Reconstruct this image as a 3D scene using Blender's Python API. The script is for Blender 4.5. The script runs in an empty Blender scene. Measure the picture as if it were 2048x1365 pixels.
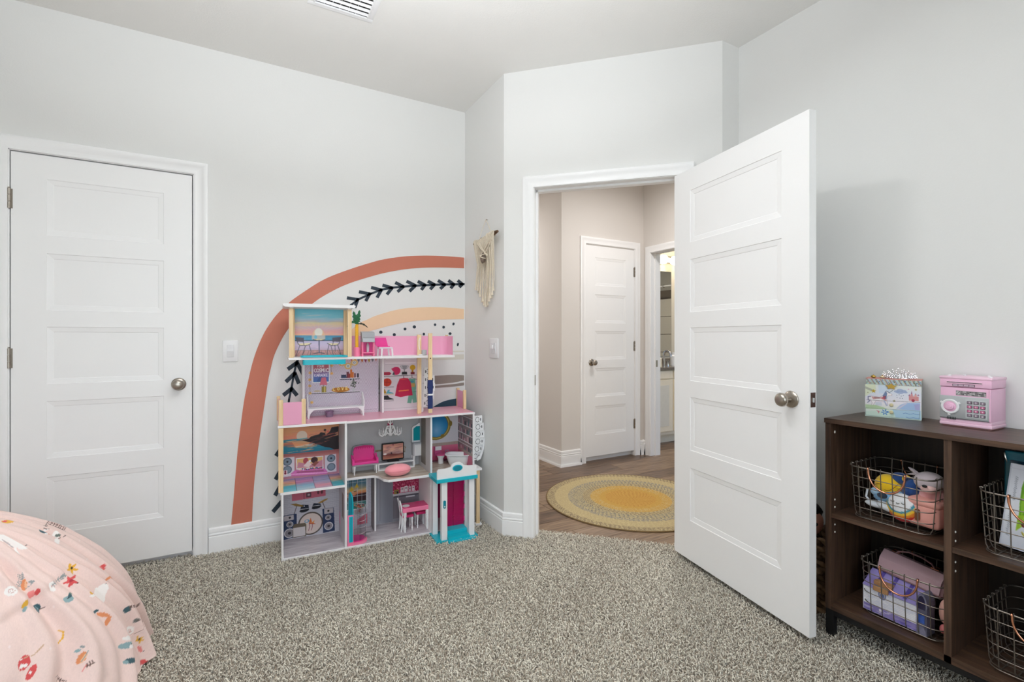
import bpy, bmesh, math, random
import numpy as np
from math import sin, cos, pi, radians
from mathutils import Vector, Matrix
random.seed(7); RNG = np.random.default_rng(11)
S = bpy.context.scene; COL = S.collection
# ------------------------------------------------------------------ camera, light, exposure
F, HY, TH, CH = 967.98, 676.86, 0.5145, 1.1898          # focal length (px of a 2048 wide frame), horizon row, yaw, height
cam = bpy.data.cameras.new('camera'); cam.sensor_width = 36; cam.lens = F / 2048 * 36
cam.shift_y = -(682.5 - HY) / 2048; cam.clip_start = .05
co = bpy.data.objects.new('camera', cam); COL.objects.link(co)
co.location = (0, 0, CH); co.rotation_euler = (pi / 2, 0, -TH); S.camera = co
S.view_settings.view_transform = 'Standard'; S.view_settings.look = 'None'; S.view_settings.gamma = 1
S.view_settings.use_curve_mapping = False; S.view_settings.exposure = -0.09
S.cycles.use_denoising = True; S.cycles.max_bounces = 10; S.cycles.diffuse_bounces = 6
S.cycles.sample_clamp_indirect = 6
W = bpy.data.worlds.new('sky'); S.world = W; W.use_nodes = True
bg = W.node_tree.nodes['Background']; sky = W.node_tree.nodes.new('ShaderNodeTexSky')
sky.sky_type = 'NISHITA'; sky.sun_elevation = radians(50); sky.sun_disc = False
W.node_tree.links.new(sky.outputs[0], bg.inputs[0]); bg.inputs[1].default_value = .25

def area(name, loc, target, size, power, col, shape='DISK', sy=None, spread=pi):
    l = bpy.data.lights.new(name, 'AREA'); l.shape = shape; l.size = size; l.energy = power; l.color = col; l.spread = spread
    if sy: l.size_y = sy
    o = bpy.data.objects.new(name, l); COL.objects.link(o); o.location = loc
    o.rotation_euler = (Vector(target) - Vector(loc)).to_track_quat('-Z', 'Y').to_euler(); return o
area('ceiling_lamp', (.74, 1.39, 2.67), (.74, 1.39, 0), .24, 7.2, (.96, .98, 1))
area('bounce_fill', (.15, .55, 1.80), (.2, .85, 2.78), .25, 55, (.935, .965, 1), spread=2.3)  # added uplight that brightens the ceiling, its source is unseen
area('window_daylight', (-.1, -1.42, 1.45), (.35, 2, 1.40), 1.9, 33, (.83, .925, 1.0), 'RECTANGLE', 1.5)
area('hall_lamp', (2.95, 2.65, 2.68), (2.95, 2.65, 0), .3, 18, (1, .975, .96))
area('hall_fill', (1.95, 4.7, 2.6), (1.95, 4.7, 0), .3, 16, (1, .97, .95))  # added fill that brightens the left hall wall, no such lamp is seen
area('bath_ceiling_lamp', (4.75, 3.5, 2.7), (4.65, 3.6, 0), .35, 26, (1, .90, .74))

# ------------------------------------------------------------------ projection used to turn a measured pixel into a point on a known plane
_R = np.array([cos(TH), -sin(TH), 0]); _F = np.array([sin(TH), cos(TH), 0])
def ray(px, py): return (px - 1024) / F * _R + _F + np.array([0, 0, (HY - py) / F])
def onplane(px, py, n, c):
    d = ray(px, py); n = np.array(n, float); o = np.array([0, 0, CH]); return o + d * ((c - n @ o) / (n @ d))
def onz(px, py, z): return onplane(px, py, (0, 0, 1), z)
def onx(px, py, x): return onplane(px, py, (1, 0, 0), x)
def ony(px, py, y): return onplane(px, py, (0, 1, 0), y)

# ------------------------------------------------------------------ materials
def lin(c):
    c = np.asarray(c, float) / 255.; return np.where(c <= .04045, c / 12.92, ((c + .055) / 1.055) ** 2.4)
def lin4(c): return tuple(lin(c)) + (1.,)
MATS = {}
def mat(name, rgb=(200, 200, 200), rough=.5, metal=0., var=.04, scale=30., bump=0., bscale=200., trans=0., ior=1.45, alpha=1., coat=0., stretch=(1, 1, 1), sheen=0., spec=.5, attr=False, emit=0.):
    if name in MATS: return MATS[name]
    m = bpy.data.materials.new(name); m.use_nodes = True; N = m.node_tree.nodes; L = m.node_tree.links
    b = N['Principled BSDF']; tc = N.new('ShaderNodeTexCoord'); mp = N.new('ShaderNodeMapping')
    mp.inputs['Scale'].default_value = stretch; L.new(tc.outputs['Object'], mp.inputs[0])
    if attr:
        a = N.new('ShaderNodeVertexColor'); a.layer_name = 'Col'; L.new(a.outputs[0], b.inputs['Base Color'])
    else:
        nz = N.new('ShaderNodeTexNoise'); nz.inputs['Scale'].default_value = scale; nz.inputs['Detail'].default_value = 3
        L.new(mp.outputs[0], nz.inputs[0])
        mx = N.new('ShaderNodeMix'); mx.data_type = 'RGBA'; L.new(nz.outputs[0], mx.inputs[0])
        c = lin(rgb); mx.inputs[6].default_value = tuple(np.clip(c * (1 - var), 0, 1)) + (1,); mx.inputs[7].default_value = tuple(np.clip(c * (1 + var), 0, 1)) + (1,)
        L.new(mx.outputs[2], b.inputs['Base Color'])
        if emit: b.inputs['Emission Color'].default_value = lin4(rgb); b.inputs['Emission Strength'].default_value = emit
    b.inputs['Roughness'].default_value = rough; b.inputs['Metallic'].default_value = metal
    b.inputs['Transmission Weight'].default_value = trans; b.inputs['IOR'].default_value = ior; b.inputs['Alpha'].default_value = alpha
    b.inputs['Coat Weight'].default_value = coat; b.inputs['Sheen Weight'].default_value = sheen; b.inputs['Specular IOR Level'].default_value = spec
    if bump:
        n2 = N.new('ShaderNodeTexNoise'); n2.inputs['Scale'].default_value = bscale; n2.inputs['Detail'].default_value = 2; L.new(mp.outputs[0], n2.inputs[0])
        bp = N.new('ShaderNodeBump'); bp.inputs['Strength'].default_value = bump; bp.inputs['Distance'].default_value = .002
        L.new(n2.outputs[0], bp.inputs['Height']); L.new(bp.outputs[0], b.inputs['Normal'])
    MATS[name] = m; return m
def wood(name, c1, c2, axis, rough=.4, fine=22., long=1.3, c3=None):
    if name in MATS: return MATS[name]
    m = mat(name, c1, rough); N = m.node_tree.nodes; L = m.node_tree.links; b = N['Principled BSDF']
    mp = [n for n in N if n.type == 'MAPPING'][0]; sc = [fine] * 3; sc[axis] = long; mp.inputs['Scale'].default_value = sc
    nz = [n for n in N if n.type == 'TEX_NOISE'][0]; nz.inputs['Scale'].default_value = 2.2; nz.inputs['Detail'].default_value = 6; nz.inputs['Distortion'].default_value = .6
    rp = N.new('ShaderNodeValToRGB'); L.new(nz.outputs[0], rp.inputs[0]); e = rp.color_ramp.elements
    e[0].position = .33; e[0].color = lin4(c1); e[1].position = .67; e[1].color = lin4(c2)
    if c3: k = e.new(.5); k.color = lin4(c3)
    L.new(rp.outputs[0], b.inputs['Base Color']); return m
WALL = mat('wall_paint', (232, 232, 230), .75, var=.01, scale=3, bump=.12, bscale=160)
CEIL = mat('ceiling_paint', (233, 232, 229), .85, var=.015, scale=6, bump=.35, bscale=110)
HALLW = mat('hall_wall_paint', (226, 221, 216), .75, var=.01, scale=3, bump=.1, bscale=160)
TRIM = mat('trim_paint', (250, 250, 250), .35, var=.008, scale=5)
NICK = mat('satin_nickel', (168, 160, 150), .28, 1., var=.08, scale=60)
GAP = mat('dark_gap', (30, 30, 30), .9)
WHITE = mat('white_plastic', (240, 240, 241), .35, var=.01)
WHITEB = mat('white_board', (244, 242, 243), .4, var=.012)
PINK = mat('pink_panel', (234, 164, 194), .35, var=.03, scale=8)
PINKFL = mat('pink_board', (232, 168, 186), .25, var=.03, scale=8)
PINE = wood('pine_wood', (226, 192, 144), (240, 214, 172), 2, .5, 60, 4)
TEAL = mat('teal_plastic', (20, 178, 196), .3, var=.03, scale=20)
TEALD = mat('teal_dark_plastic', (8, 130, 150), .3, var=.03)
HOT = mat('hot_pink_plastic', (232, 66, 152), .3, var=.04, scale=40)
PINKP = mat('pink_plastic', (246, 130, 168), .3, var=.03)
DPINK = mat('clear_magenta_plastic', (205, 25, 105), .15, var=.03, trans=.35)
CLEAR = mat('clear_plastic', (240, 240, 242), .05, trans=1., ior=1.12)
GREY = mat('grey_plastic', (165, 166, 170), .35, var=.03)
BLACK = mat('black_plastic', (18, 18, 20), .4, var=.1)
PRINT = mat('printed_board', rough=.4, attr=True)
PRINTC = mat('printed_cloth', rough=.9, attr=True, sheen=.2, bump=.25, bscale=900)
WIRE = mat('dark_wire', (132, 124, 116), .38, .8, var=.15, scale=80)
COPPER = mat('copper_metal', (226, 160, 128), .2, 1., var=.05)
GOLD = mat('gold_metal', (214, 178, 92), .25, 1., var=.08)

# ------------------------------------------------------------------ mesh builder
class MB:
    def __init__(s): s.v = []; s.f = []
    def add(s, v, f):
        k = len(s.v); s.v += [tuple(map(float, p)) for p in v]; s.f += [tuple(i + k for i in q) for q in f]; return s
    def box(s, x0, x1, y0, y1, z0, z1, b=0.):
        c = ((x0 + x1) / 2, (y0 + y1) / 2, (z0 + z1) / 2); h = (abs(x1 - x0) / 2, abs(y1 - y0) / 2, abs(z1 - z0) / 2); b = min(b, *[q * .9 for q in h])
        sg = [(i, j, k) for k in (-1, 1) for j in (-1, 1) for i in (-1, 1)]
        if b <= 0:
            v = [(c[0] + i * h[0], c[1] + j * h[1], c[2] + k * h[2]) for i, j, k in sg]
            return s.add(v, [(0, 2, 3, 1), (4, 5, 7, 6), (0, 1, 5, 4), (2, 6, 7, 3), (0, 4, 6, 2), (1, 3, 7, 5)])
        bm = bmesh.new(); bmesh.ops.create_cube(bm, size=1, matrix=Matrix.Translation(c) @ Matrix.Diagonal((2 * h[0], 2 * h[1], 2 * h[2], 1)))
        bmesh.ops.bevel(bm, geom=bm.edges[:], offset=b, segments=2, affect='EDGES', profile=.5)
        return s.bm(bm)
    def bm(s, bm):
        bm.verts.index_update(); s.add([v.co for v in bm.verts], [[v.index for v in f.verts] for f in bm.faces]); bm.free(); return s
    def tube(s, P, r, n=8, closed=False, flat=1.):
        P = [np.array(p, float) for p in P]; m = len(P); k = len(s.v); R = r if hasattr(r, '__len__') else [r] * m; up = None; vv = []
        for i in range(m):
            a = P[(i - 1) % m] if (closed or i) else P[0]; c = P[(i + 1) % m] if (closed or i < m - 1) else P[-1]
            t = c - a; t = t / (np.linalg.norm(t) + 1e-12)
            if up is None:
                up = np.array([0, 0, 1.]) if abs(t[2]) < .9 else np.array([1., 0, 0])
            u = up - t * (up @ t); u /= np.linalg.norm(u) + 1e-12; w = np.cross(t, u); up = u
            for j in range(n):
                q = 2 * pi * j / n; vv.append(P[i] + R[i] * (cos(q) * u * flat + sin(q) * w))
        ff = []
        for i in range(m if closed else m - 1):
            for j in range(n):
                a, b = i * n + j, i * n + (j + 1) % n; c, d = ((i + 1) % m) * n + (j + 1) % n, ((i + 1) % m) * n + j; ff.append((a, b, c, d))
        if not closed: ff += [tuple(range(n))[::-1], tuple((m - 1) * n + j for j in range(n))]
        return s.add(vv, ff)
    def lathe(s, prof, c=(0, 0, 0), n=20, axis=2, sx=1., sy=1., a0=0., a1=2 * pi):
        full = abs(a1 - a0 - 2 * pi) < 1e-6; N = n if full else n + 1; vv = []
        for r, z in prof:
            for j in range(N):
                q = a0 + (a1 - a0) * j / n; p = [r * cos(q) * sx, r * sin(q) * sy, z]
                if axis == 0: p = [p[2], p[0], p[1]]
                if axis == 1: p = [p[0], p[2], p[1]]
                vv.append((p[0] + c[0], p[1] + c[1], p[2] + c[2]))
        ff = []
        for i in range(len(prof) - 1):
            for j in range(n):
                ff.append((i * N + j, i * N + (j + 1) % N, (i + 1) * N + (j + 1) % N, (i + 1) * N + j))
        if full: ff += [tuple(range(n))[::-1], tuple((len(prof) - 1) * n + j for j in range(n))]
        return s.add(vv, ff)
    def prism(s, poly, d0, d1, plane='xz'):
        n = len(poly); vv = []
        for d in (d0, d1):
            for a, b in poly: vv.append({'xz': (a, d, b), 'xy': (a, b, d), 'yz': (d, a, b)}[plane])
        return s.add(vv, [tuple(range(n)), tuple(range(2 * n - 1, n - 1, -1))] + [(i, i + n, (i + 1) % n + n, (i + 1) % n) for i in range(n)])
    def ball(s, c, r, n=16, m=10, sc=(1, 1, 1), fn=None, rot=None):
        vv = []; R = Matrix.Rotation(rot[0], 3, rot[1]) if rot else None
        for i in range(1, m):
            for j in range(n):
                a = pi * i / m; q = 2 * pi * j / n; d = np.array([sin(a) * cos(q), sin(a) * sin(q), cos(a)]); k = fn(d) if fn else 1.
                p = d * r * k * np.array(sc); p = np.array(R @ Vector(p)) if R else p; vv.append(p + np.array(c))
        for sgn in (1, -1):
            d = np.array([0, 0, sgn * 1.]); k = fn(d) if fn else 1.; p = d * r * k * np.array(sc); p = np.array(R @ Vector(p)) if R else p; vv.append(p + np.array(c))
        ff = [(i * n + j, (i + 1) * n + j, (i + 1) * n + (j + 1) % n, i * n + (j + 1) % n) for i in range(m - 2) for j in range(n)]
        T = (m - 1) * n; ff += [(T, j, (j + 1) % n) for j in range(n)] + [(T + 1, (m - 2) * n + (j + 1) % n, (m - 2) * n + j) for j in range(n)]
        return s.add(vv, ff)
    def xf(s, M):
        s.v = [tuple(M @ Vector(p)) for p in s.v]; return s
    def rot(s, ang, axis='Z', c=(0, 0, 0)): return s.xf(Matrix.Translation(c) @ Matrix.Rotation(ang, 4, axis) @ Matrix.Translation([-q for q in c]))
def mesh(name, mb, m, smooth=None):
    me = bpy.data.meshes.new(name); me.from_pydata(mb.v, [], mb.f); me.materials.append(m)
    bm = bmesh.new(); bm.from_mesh(me); bmesh.ops.recalc_face_normals(bm, faces=bm.faces[:])
    if smooth is not None:
        for f in bm.faces: f.smooth = True
        for e in bm.edges:
            if len(e.link_faces) == 2 and e.calc_face_angle(0) > radians(smooth): e.smooth = False
    bm.to_mesh(me); bm.free(); return me
def link(name, me, parent=None, label=None, kind=None):
    o = bpy.data.objects.new(name, me); COL.objects.link(o)
    if parent: o.parent = parent
    if label: o['label'] = label
    if kind: o['kind'] = kind
    return o
def obj(name, mb, m, parent=None, smooth=None, label=None, kind=None): return link(name, mesh(name, mb, m, smooth), parent, label, kind)
def tag(o, label, cat, group=None):
    o['label'] = label; o['category'] = cat
    if group: o['group'] = group
    return o
def thing(name, label, cat, loc=(0, 0, 0), rz=0., group=None):
    o = bpy.data.objects.new(name, None); COL.objects.link(o); o.location = loc; o.rotation_euler = (0, 0, rz); o.empty_display_size = .05
    return tag(o, label, cat, group)
def struct(name, mb, m, parent=None, smooth=None): return obj(name, mb, m, parent, smooth, kind='structure')
def dup(root, loc, rz, label, group=None):
    def cp(o, par):
        c = o.copy(); COL.objects.link(c); c.parent = par
        for ch in list(o.children): cp(ch, c)
        return c
    r = cp(root, None); r.location = loc; r.rotation_euler = (0, 0, rz); r['label'] = label
    if group: r['group'] = group
    return r
def arc(cx, cy, r, a0, a1, n): return [(cx + r * cos(a0 + (a1 - a0) * i / n), cy + r * sin(a0 + (a1 - a0) * i / n)) for i in range(n + 1)]
def rrect(x0, x1, y0, y1, r, n=4):
    return arc(x1 - r, y0 + r, r, -pi / 2, 0, n) + arc(x1 - r, y1 - r, r, 0, pi / 2, n) + arc(x0 + r, y1 - r, r, pi / 2, pi, n) + arc(x0 + r, y0 + r, r, pi, 1.5 * pi, n)
def text_mb(txt, size, ext=.0004):
    cu = bpy.data.curves.new('lettering', 'FONT'); cu.body = txt; cu.size = size; cu.extrude = ext; cu.align_x = 'CENTER'; cu.align_y = 'CENTER'; cu.resolution_u = 2
    o = bpy.data.objects.new('lettering', cu); COL.objects.link(o); dg = bpy.context.evaluated_depsgraph_get(); dg.update()
    me = bpy.data.meshes.new_from_object(o.evaluated_get(dg)); mb = MB().add([v.co for v in me.vertices], [tuple(p.vertices) for p in me.polygons])
    bpy.data.objects.remove(o); bpy.data.curves.remove(cu); bpy.data.meshes.remove(me); return mb

# ------------------------------------------------------------------ flat printed pictures: a canvas rasterised into the colours of a fine grid
FONT = {'L': [[(0, 0), (0, 1), (.6, 1)]], 'O': [[(.3, 0), (.05, .2), (0, .5), (.05, .8), (.3, 1), (.55, .8), (.6, .5), (.55, .2), (.3, 0)]], 'V': [[(0, 0), (.3, 1), (.6, 0)]],
        'E': [[(.6, 0), (0, 0), (0, 1), (.6, 1)], [(0, .5), (.5, .5)]], 'Y': [[(0, 0), (.3, .5), (.6, 0)], [(.3, .5), (.3, 1)]], 'U': [[(0, 0), (0, .8), (.3, 1), (.6, .8), (.6, 0)]],
        'R': [[(0, 1), (0, 0), (.5, .05), (.55, .3), (.45, .5), (0, .52), (.6, 1)]], 'C': [[(.6, .15), (.3, 0), (.05, .2), (0, .5), (.05, .8), (.3, 1), (.6, .85)]],
        'S': [[(.55, .1), (.3, 0), (.05, .2), (.15, .42), (.5, .58), (.55, .8), (.3, 1), (0, .9)]], 'M': [[(0, 1), (.05, 0), (.3, .6), (.55, 0), (.6, 1)]], 'I': [[(.3, 0), (.3, 1)]],
        'K': [[(0, 0), (0, 1)], [(.6, 0), (0, .55), (.6, 1)]], 'A': [[(0, 1), (.3, 0), (.6, 1)], [(.12, .65), (.48, .65)]]}
class Cv:
    def __init__(s, w, h, nx, ny, bg, ss=3):
        s.w, s.h, s.nx, s.ny, s.ss = w, h, nx, ny, ss; H, Wd = (ny + 1) * ss, (nx + 1) * ss
        s.a = np.empty((H, Wd, 3)); s.a[:] = bg
        s.X, s.Y = np.meshgrid(((np.arange(Wd) + .5) / ss - .5) / nx * w, ((np.arange(H) + .5) / ss - .5) / ny * h)
    def put(s, m, col, a=1.): s.a[m] = s.a[m] * (1 - a) + np.array(col, float) * a; return s
    def rect(s, x0, y0, x1, y1, col, a=1.): return s.put((s.X >= x0) & (s.X <= x1) & (s.Y >= y0) & (s.Y <= y1), col, a)
    def ell(s, cx, cy, rx, ry, col, rot=0., a=1.):
        dx, dy = s.X - cx, s.Y - cy; c, n = cos(rot), sin(rot); return s.put(((dx * c + dy * n) / rx) ** 2 + ((-dx * n + dy * c) / ry) ** 2 <= 1, col, a)
    def pm(s, P):
        P = np.array(P, float); x0, y0 = P.min(0); x1, y1 = P.max(0); m = np.zeros(s.X.shape, bool); bb = (s.X >= x0) & (s.X <= x1) & (s.Y >= y0) & (s.Y <= y1)
        X, Y = s.X[bb], s.Y[bb]; ins = np.zeros(X.shape, bool)
        for i in range(len(P)):
            (ax, ay), (bx, by) = P[i - 1], P[i]
            if ay == by: continue
            c = ((ay > Y) != (by > Y)) & (X < (bx - ax) * (Y - ay) / (by - ay) + ax); ins ^= c
        m[bb] = ins; return m
    def poly(s, P, col, a=1.): return s.put(s.pm(P), col, a)
    def line(s, P, wd, col, a=1.):
        m = np.zeros(s.X.shape, bool)
        for (ax, ay), (bx, by) in zip(P[:-1], P[1:]):
            dx, dy = bx - ax, by - ay; L = dx * dx + dy * dy + 1e-12; t = np.clip(((s.X - ax) * dx + (s.Y - ay) * dy) / L, 0, 1)
            m |= (s.X - ax - t * dx) ** 2 + (s.Y - ay - t * dy) ** 2 <= (wd / 2) ** 2
        return s.put(m, col, a)
    def vgrad(s, stops, x0=0, y0=0, x1=1e9, y1=1e9, wob=0.):
        ys = [q[0] for q in stops]; cs = np.array([q[1] for q in stops], float)
        m = (s.X >= x0) & (s.X <= x1) & (s.Y >= y0) & (s.Y <= y1); Y = s.Y[m] + wob * np.sin(s.X[m] * .13 + s.Y[m] * .4)
        s.a[m] = np.stack([np.interp(Y, ys, cs[:, k]) for k in range(3)], -1); return s
    def text(s, t, x, y, h, wd, col, gap=.85):
        for ch in t:
            for st in FONT.get(ch, []): s.line([(x + p * h, y + q * h) for p, q in st], wd, col)
            x += gap * h
        return s
    def streaks(s, n, y0, y1, cols, wl=(8, 40), th=(.4, 1.6), a=.7, slope=0., seed=1, x0=0, x1=None):
        r = random.Random(seed); x1 = x1 or s.w
        for _ in range(n):
            x, y, l = r.uniform(x0 - 10, x1), r.uniform(y0, y1), r.uniform(*wl); t = r.uniform(*th)
            s.poly([(max(x, x0), y), (min(x + l, x1), y + slope * l - t * .3), (min(x + l, x1), y + slope * l + t * .3), (min(max(x + l * .4, x0), x1), y + slope * l * .4 + t)], r.choice(cols), a)
        return s
    def out(s):
        a = s.a.reshape(s.ny + 1, s.ss, s.nx + 1, s.ss, 3).mean((1, 3)); return lin(np.clip(a, 0, 255))
def grid_mesh(name, P, C, m, smooth=True):
    ny, nx = P.shape[0] - 1, P.shape[1] - 1; me = bpy.data.meshes.new(name); nv = (nx + 1) * (ny + 1)
    me.vertices.add(nv); me.vertices.foreach_set('co', P.reshape(-1).astype(np.float32))
    i = (np.arange(ny)[:, None] * (nx + 1) + np.arange(nx)[None]).reshape(-1); q = np.stack([i, i + nx + 1, i + nx + 2, i + 1], 1).reshape(-1)
    me.loops.add(q.size); me.loops.foreach_set('vertex_index', q.astype(np.int32)); me.polygons.add(nx * ny)
    me.polygons.foreach_set('loop_start', np.arange(0, q.size, 4, dtype=np.int32)); me.polygons.foreach_set('loop_total', np.full(nx * ny, 4, np.int32))
    if smooth: me.polygons.foreach_set('use_smooth', np.ones(nx * ny, bool))
    me.update(calc_edges=True); me.validate()
    if C is not None:
        at = me.color_attributes.new('Col', 'FLOAT_COLOR', 'POINT'); at.data.foreach_set('color', np.concatenate([C.reshape(-1, 3), np.ones((nv, 1))], 1).reshape(-1).astype(np.float32))
    me.materials.append(m); return me
def sheet(name, cv, o, eu, ev, parent, m=None, label=None, curve=None):
    # o = lower left corner, eu = right, ev = up
    u = np.linspace(0, 1, cv.nx + 1)[None, :, None]; v = np.linspace(1, 0, cv.ny + 1)[:, None, None]
    P = np.array(o, float) + u * np.array(eu, float) + v * np.array(ev, float)
    if curve is not None: P = P + curve(u, v)
    return link(name, grid_mesh(name, P, cv.out(), m or PRINT), parent, label)
# ------------------------------------------------------------------ the room shell
Y0, XA, SD, XR, YB, CZ = 3.1332, 1.3899, 3.9475, 2.3844, 1.6975, 2.7806
XL, YN = -2.3, -1.6; q2 = 2 ** -.5
ex_d = np.array([q2, -q2]); n_d = np.array([q2, q2]); P_d = np.array([XA, SD - XA])       # diagonal wall: start, along, outward
def dgp(s, n, z): p = P_d + ex_d * s + n_d * n; return (p[0], p[1], z)
Md = Matrix.Translation((P_d[0], P_d[1], 0)) @ Matrix.Rotation(-pi / 4, 4, 'Z')           # local x along the wall, local y outward
LD = (SD - YB - XA) / q2
ZB, ZT = .0386, 2.0706
S0, S1 = .188, 1.006                                                                       # doorway in the diagonal wall
b = MB()
for x0, x1, z0, z1 in ((XL - .1, -.945, 0, CZ), (-.203, XA + .05, 0, CZ), (-.945, -.203, 2.082, CZ)): b.box(x0, x1, Y0, Y0 + .1, z0, z1)
struct('wall_back', b, WALL)
struct('wall_left', MB().box(XL - .1, XL, YN - .1, Y0, 0, CZ), WALL)
struct('wall_right', MB().box(XR, XR + .1, YN - .1, YB + .1, 0, CZ), WALL)
b = MB()
for x0, x1, z0, z1 in ((XL, -1.15, 0, CZ), (.95, XR, 0, CZ), (-1.15, .95, 0, .65), (-1.15, .95, 2.25, CZ)): b.box(x0, x1, YN - .1, YN, z0, z1)
struct('wall_behind', b, WALL)
w1 = struct('window_1', MB().box(-1.15, .95, YN - .07, YN - .03, .65, .72).box(-1.15, .95, YN - .07, YN - .03, 2.18, 2.25).box(-1.15, -1.08, YN - .07, YN - .03, .65, 2.25).box(.88, .95, YN - .07, YN - .03, .65, 2.25).box(-.13, -.07, YN - .07, YN - .03, .65, 2.25), TRIM)
obj('pane', MB().box(-1.08, -.13, YN - .052, YN - .048, .72, 2.18), CLEAR, w1); obj('pane', MB().box(-.07, .88, YN - .052, YN - .048, .72, 2.18), CLEAR, w1)
struct('wall_corner_left', MB().box(XA, XA + .1, SD - XA, Y0 + .1, 0, CZ), WALL)
struct('wall_corner_right', MB().box(SD - YB, XR, YB, YB + .1, 0, CZ), WALL)
b = MB()
for x0, x1, z0, z1 in ((0, S0 - .012, 0, CZ), (S1 + .012, LD, 0, CZ), (S0 - .012, S1 + .012, ZT + .018, CZ)): b.box(x0, x1, 0, .118, z0, z1)
struct('wall_diagonal', b.xf(Md), WALL)
struct('ceiling', MB().box(XL, XR, YN, Y0, CZ, CZ + .06), CEIL)
CARP = mat('carpet_backing', (164, 153, 138), .95, var=.45, scale=170, bump=.6, bscale=220)
room = [(XL, YN), (XR, YN), (XR, YB), (SD - YB, YB), tuple((P_d + ex_d * S1)), tuple(P_d + ex_d * S1 + n_d * .118), tuple(P_d + ex_d * S0 + n_d * .118), tuple(P_d + ex_d * S0), (XA, SD - XA), (XA, Y0), (XL, Y0)]
struct('floor', MB().prism(room, -.02, .004, 'xy'), CARP)

def miter(path, o, side=-1, closed=False):
    P = [np.array(p, float) for p in path]; out = []
    for i in range(len(P)):
        ds = []
        if i > 0: d = P[i] - P[i - 1]; ds.append(d / np.linalg.norm(d))
        if i < len(P) - 1: d = P[i + 1] - P[i]; ds.append(d / np.linalg.norm(d))
        ns = [np.array([-d[1], d[0]]) * side for d in ds]; m = sum(ns) / len(ns); out.append(P[i] + m * o / (m @ m))
    return out
BBP = [(0, .145), (.006, .1445), (.011, .140), (.0125, .128), (.0125, .121), (.0085, .119), (.0085, .117), (.0135, .1145), (.0155, .109), (.0135, .1035), (.0105, .102), (.0105, .100), (.015, .097), (.0155, .09), (.0155, -.005)]
def sweep(path, prof, side=-1):
    b = MB(); R = [[(*p, z) for p in miter(path, o, side)] for o, z in prof]; n = len(path)
    for r in R: b.v += [tuple(map(float, p)) for p in r]
    for i in range(len(R) - 1):
        for j in range(n - 1): b.f.append((i * n + j, i * n + j + 1, (i + 1) * n + j + 1, (i + 1) * n + j))
    b.f.append(tuple(i * n for i in range(len(R)))); b.f.append(tuple(i * n + n - 1 for i in range(len(R)))); return b
struct('baseboard_left', sweep([(-.142, Y0), (XA, Y0), (XA, SD - XA), tuple(P_d + ex_d * .121)], BBP), TRIM, smooth=35)
struct('baseboard_right', sweep([tuple(P_d + ex_d * 1.074), (SD - YB, YB), (XR, YB), (XR, YN)], BBP), TRIM, smooth=35)
struct('baseboard_back', sweep([(XL, YN), (XL, Y0), (-1.01, Y0)], BBP), TRIM, smooth=35)
CAS = [(0, -.01), (0, .011), (.004, .013), (.012, .013), (.020, .0105), (.040, .0125), (.047, .017), (.056, .0185), (.062, .0175), (.065, .014), (.065, 0)]
def casing(x0, x1, zt, gap=.004):
    # local: x along the wall, y outward from the viewer, z up
    b = MB(); R = []
    for d, p in CAS: d += gap; R.append([(x0 - d, -p, -.01), (x0 - d, -p, zt + d), (x1 + d, -p, zt + d), (x1 + d, -p, -.01)])
    for r in R: b.v += r
    for i in range(len(R) - 1):
        for j in range(3): b.f.append((i * 4 + j, i * 4 + j + 1, (i + 1) * 4 + j + 1, (i + 1) * 4 + j))
    return b
def slab(w, h, panels, stile, t=.035, back=False):
    b = MB(); X = [0, stile, w - stile, w]; b.box(0, w, 0, t, 0, h); b.v, b.f = b.v, b.f[:2] + b.f[3:]      # front face is built below
    def q(x0, x1, z0, z1): b.add([(x0, 0, z0), (x1, 0, z0), (x1, 0, z1), (x0, 0, z1)], [(0, 1, 2, 3)])
    q(0, stile, 0, h); q(w - stile, w, 0, h); zs = [0]
    for top, bot in sorted(panels, key=lambda p: p[1]): zs += [bot, top]
    zs.append(h)
    for i in range(0, len(zs), 2): q(stile, w - stile, zs[i], zs[i + 1])
    return b
def panel(x0, x1, z0, z1):
    b = MB(); R = [(0, 0), (.002, .0022), (.024, .0048), (.0262, .0062)]; vv = []
    for i, y in R: vv += [(x0 + i, y, z0 + i), (x1 - i, y, z0 + i), (x1 - i, y, z1 - i), (x0 + i, y, z1 - i)]
    f = [(k * 4 + j, k * 4 + (j + 1) % 4, k * 4 + 4 + (j + 1) % 4, k * 4 + 4 + j) for k in range(len(R) - 1) for j in range(4)] + [(12, 13, 14, 15)]
    return b.add(vv, f)
PZ = [(1.918, 1.648), (1.560, 1.286), (1.206, .930), (.846, .570), (.480, .205)]
KNOB = [(0, .0), (.033, .0), (.034, .004), (.031, .008), (.022, .011), (.013, .014), (.0115, .03), (.013, .034), (.021, .038), (.0265, .046), (.0275, .054), (.025, .061), (.017, .0665), (.008, .068), (0, .068)]
def knob(parent, x, z, side=-1, nm='knob', y0=0.):
    k = obj(nm, MB().lathe([(r, side * d + y0) for r, d in KNOB], (x, 0, z), 24, axis=1).xf(Matrix.Identity(4)), NICK, parent, 40, 'satin nickel round door knob')
    return k
def hinges(parent, x, zs, y=-.006):
    for z in zs:
        b = MB()
        for k in range(3): b.lathe([(.0068, z + (k - 1.5) * .032 + .001), (.0068, z + (k - .5) * .032 - .001)], (x, y, 0), 12)
        b.lathe([(0, z + .048), (.005, z + .049), (.005, z + .053), (0, z + .054)], (x, y, 0), 10)
        obj('hinge', b.box(x - .012, x + .012, y + .004, y + .007, z - .046, z + .046), NICK, parent, 40, 'satin nickel hinge')
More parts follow.
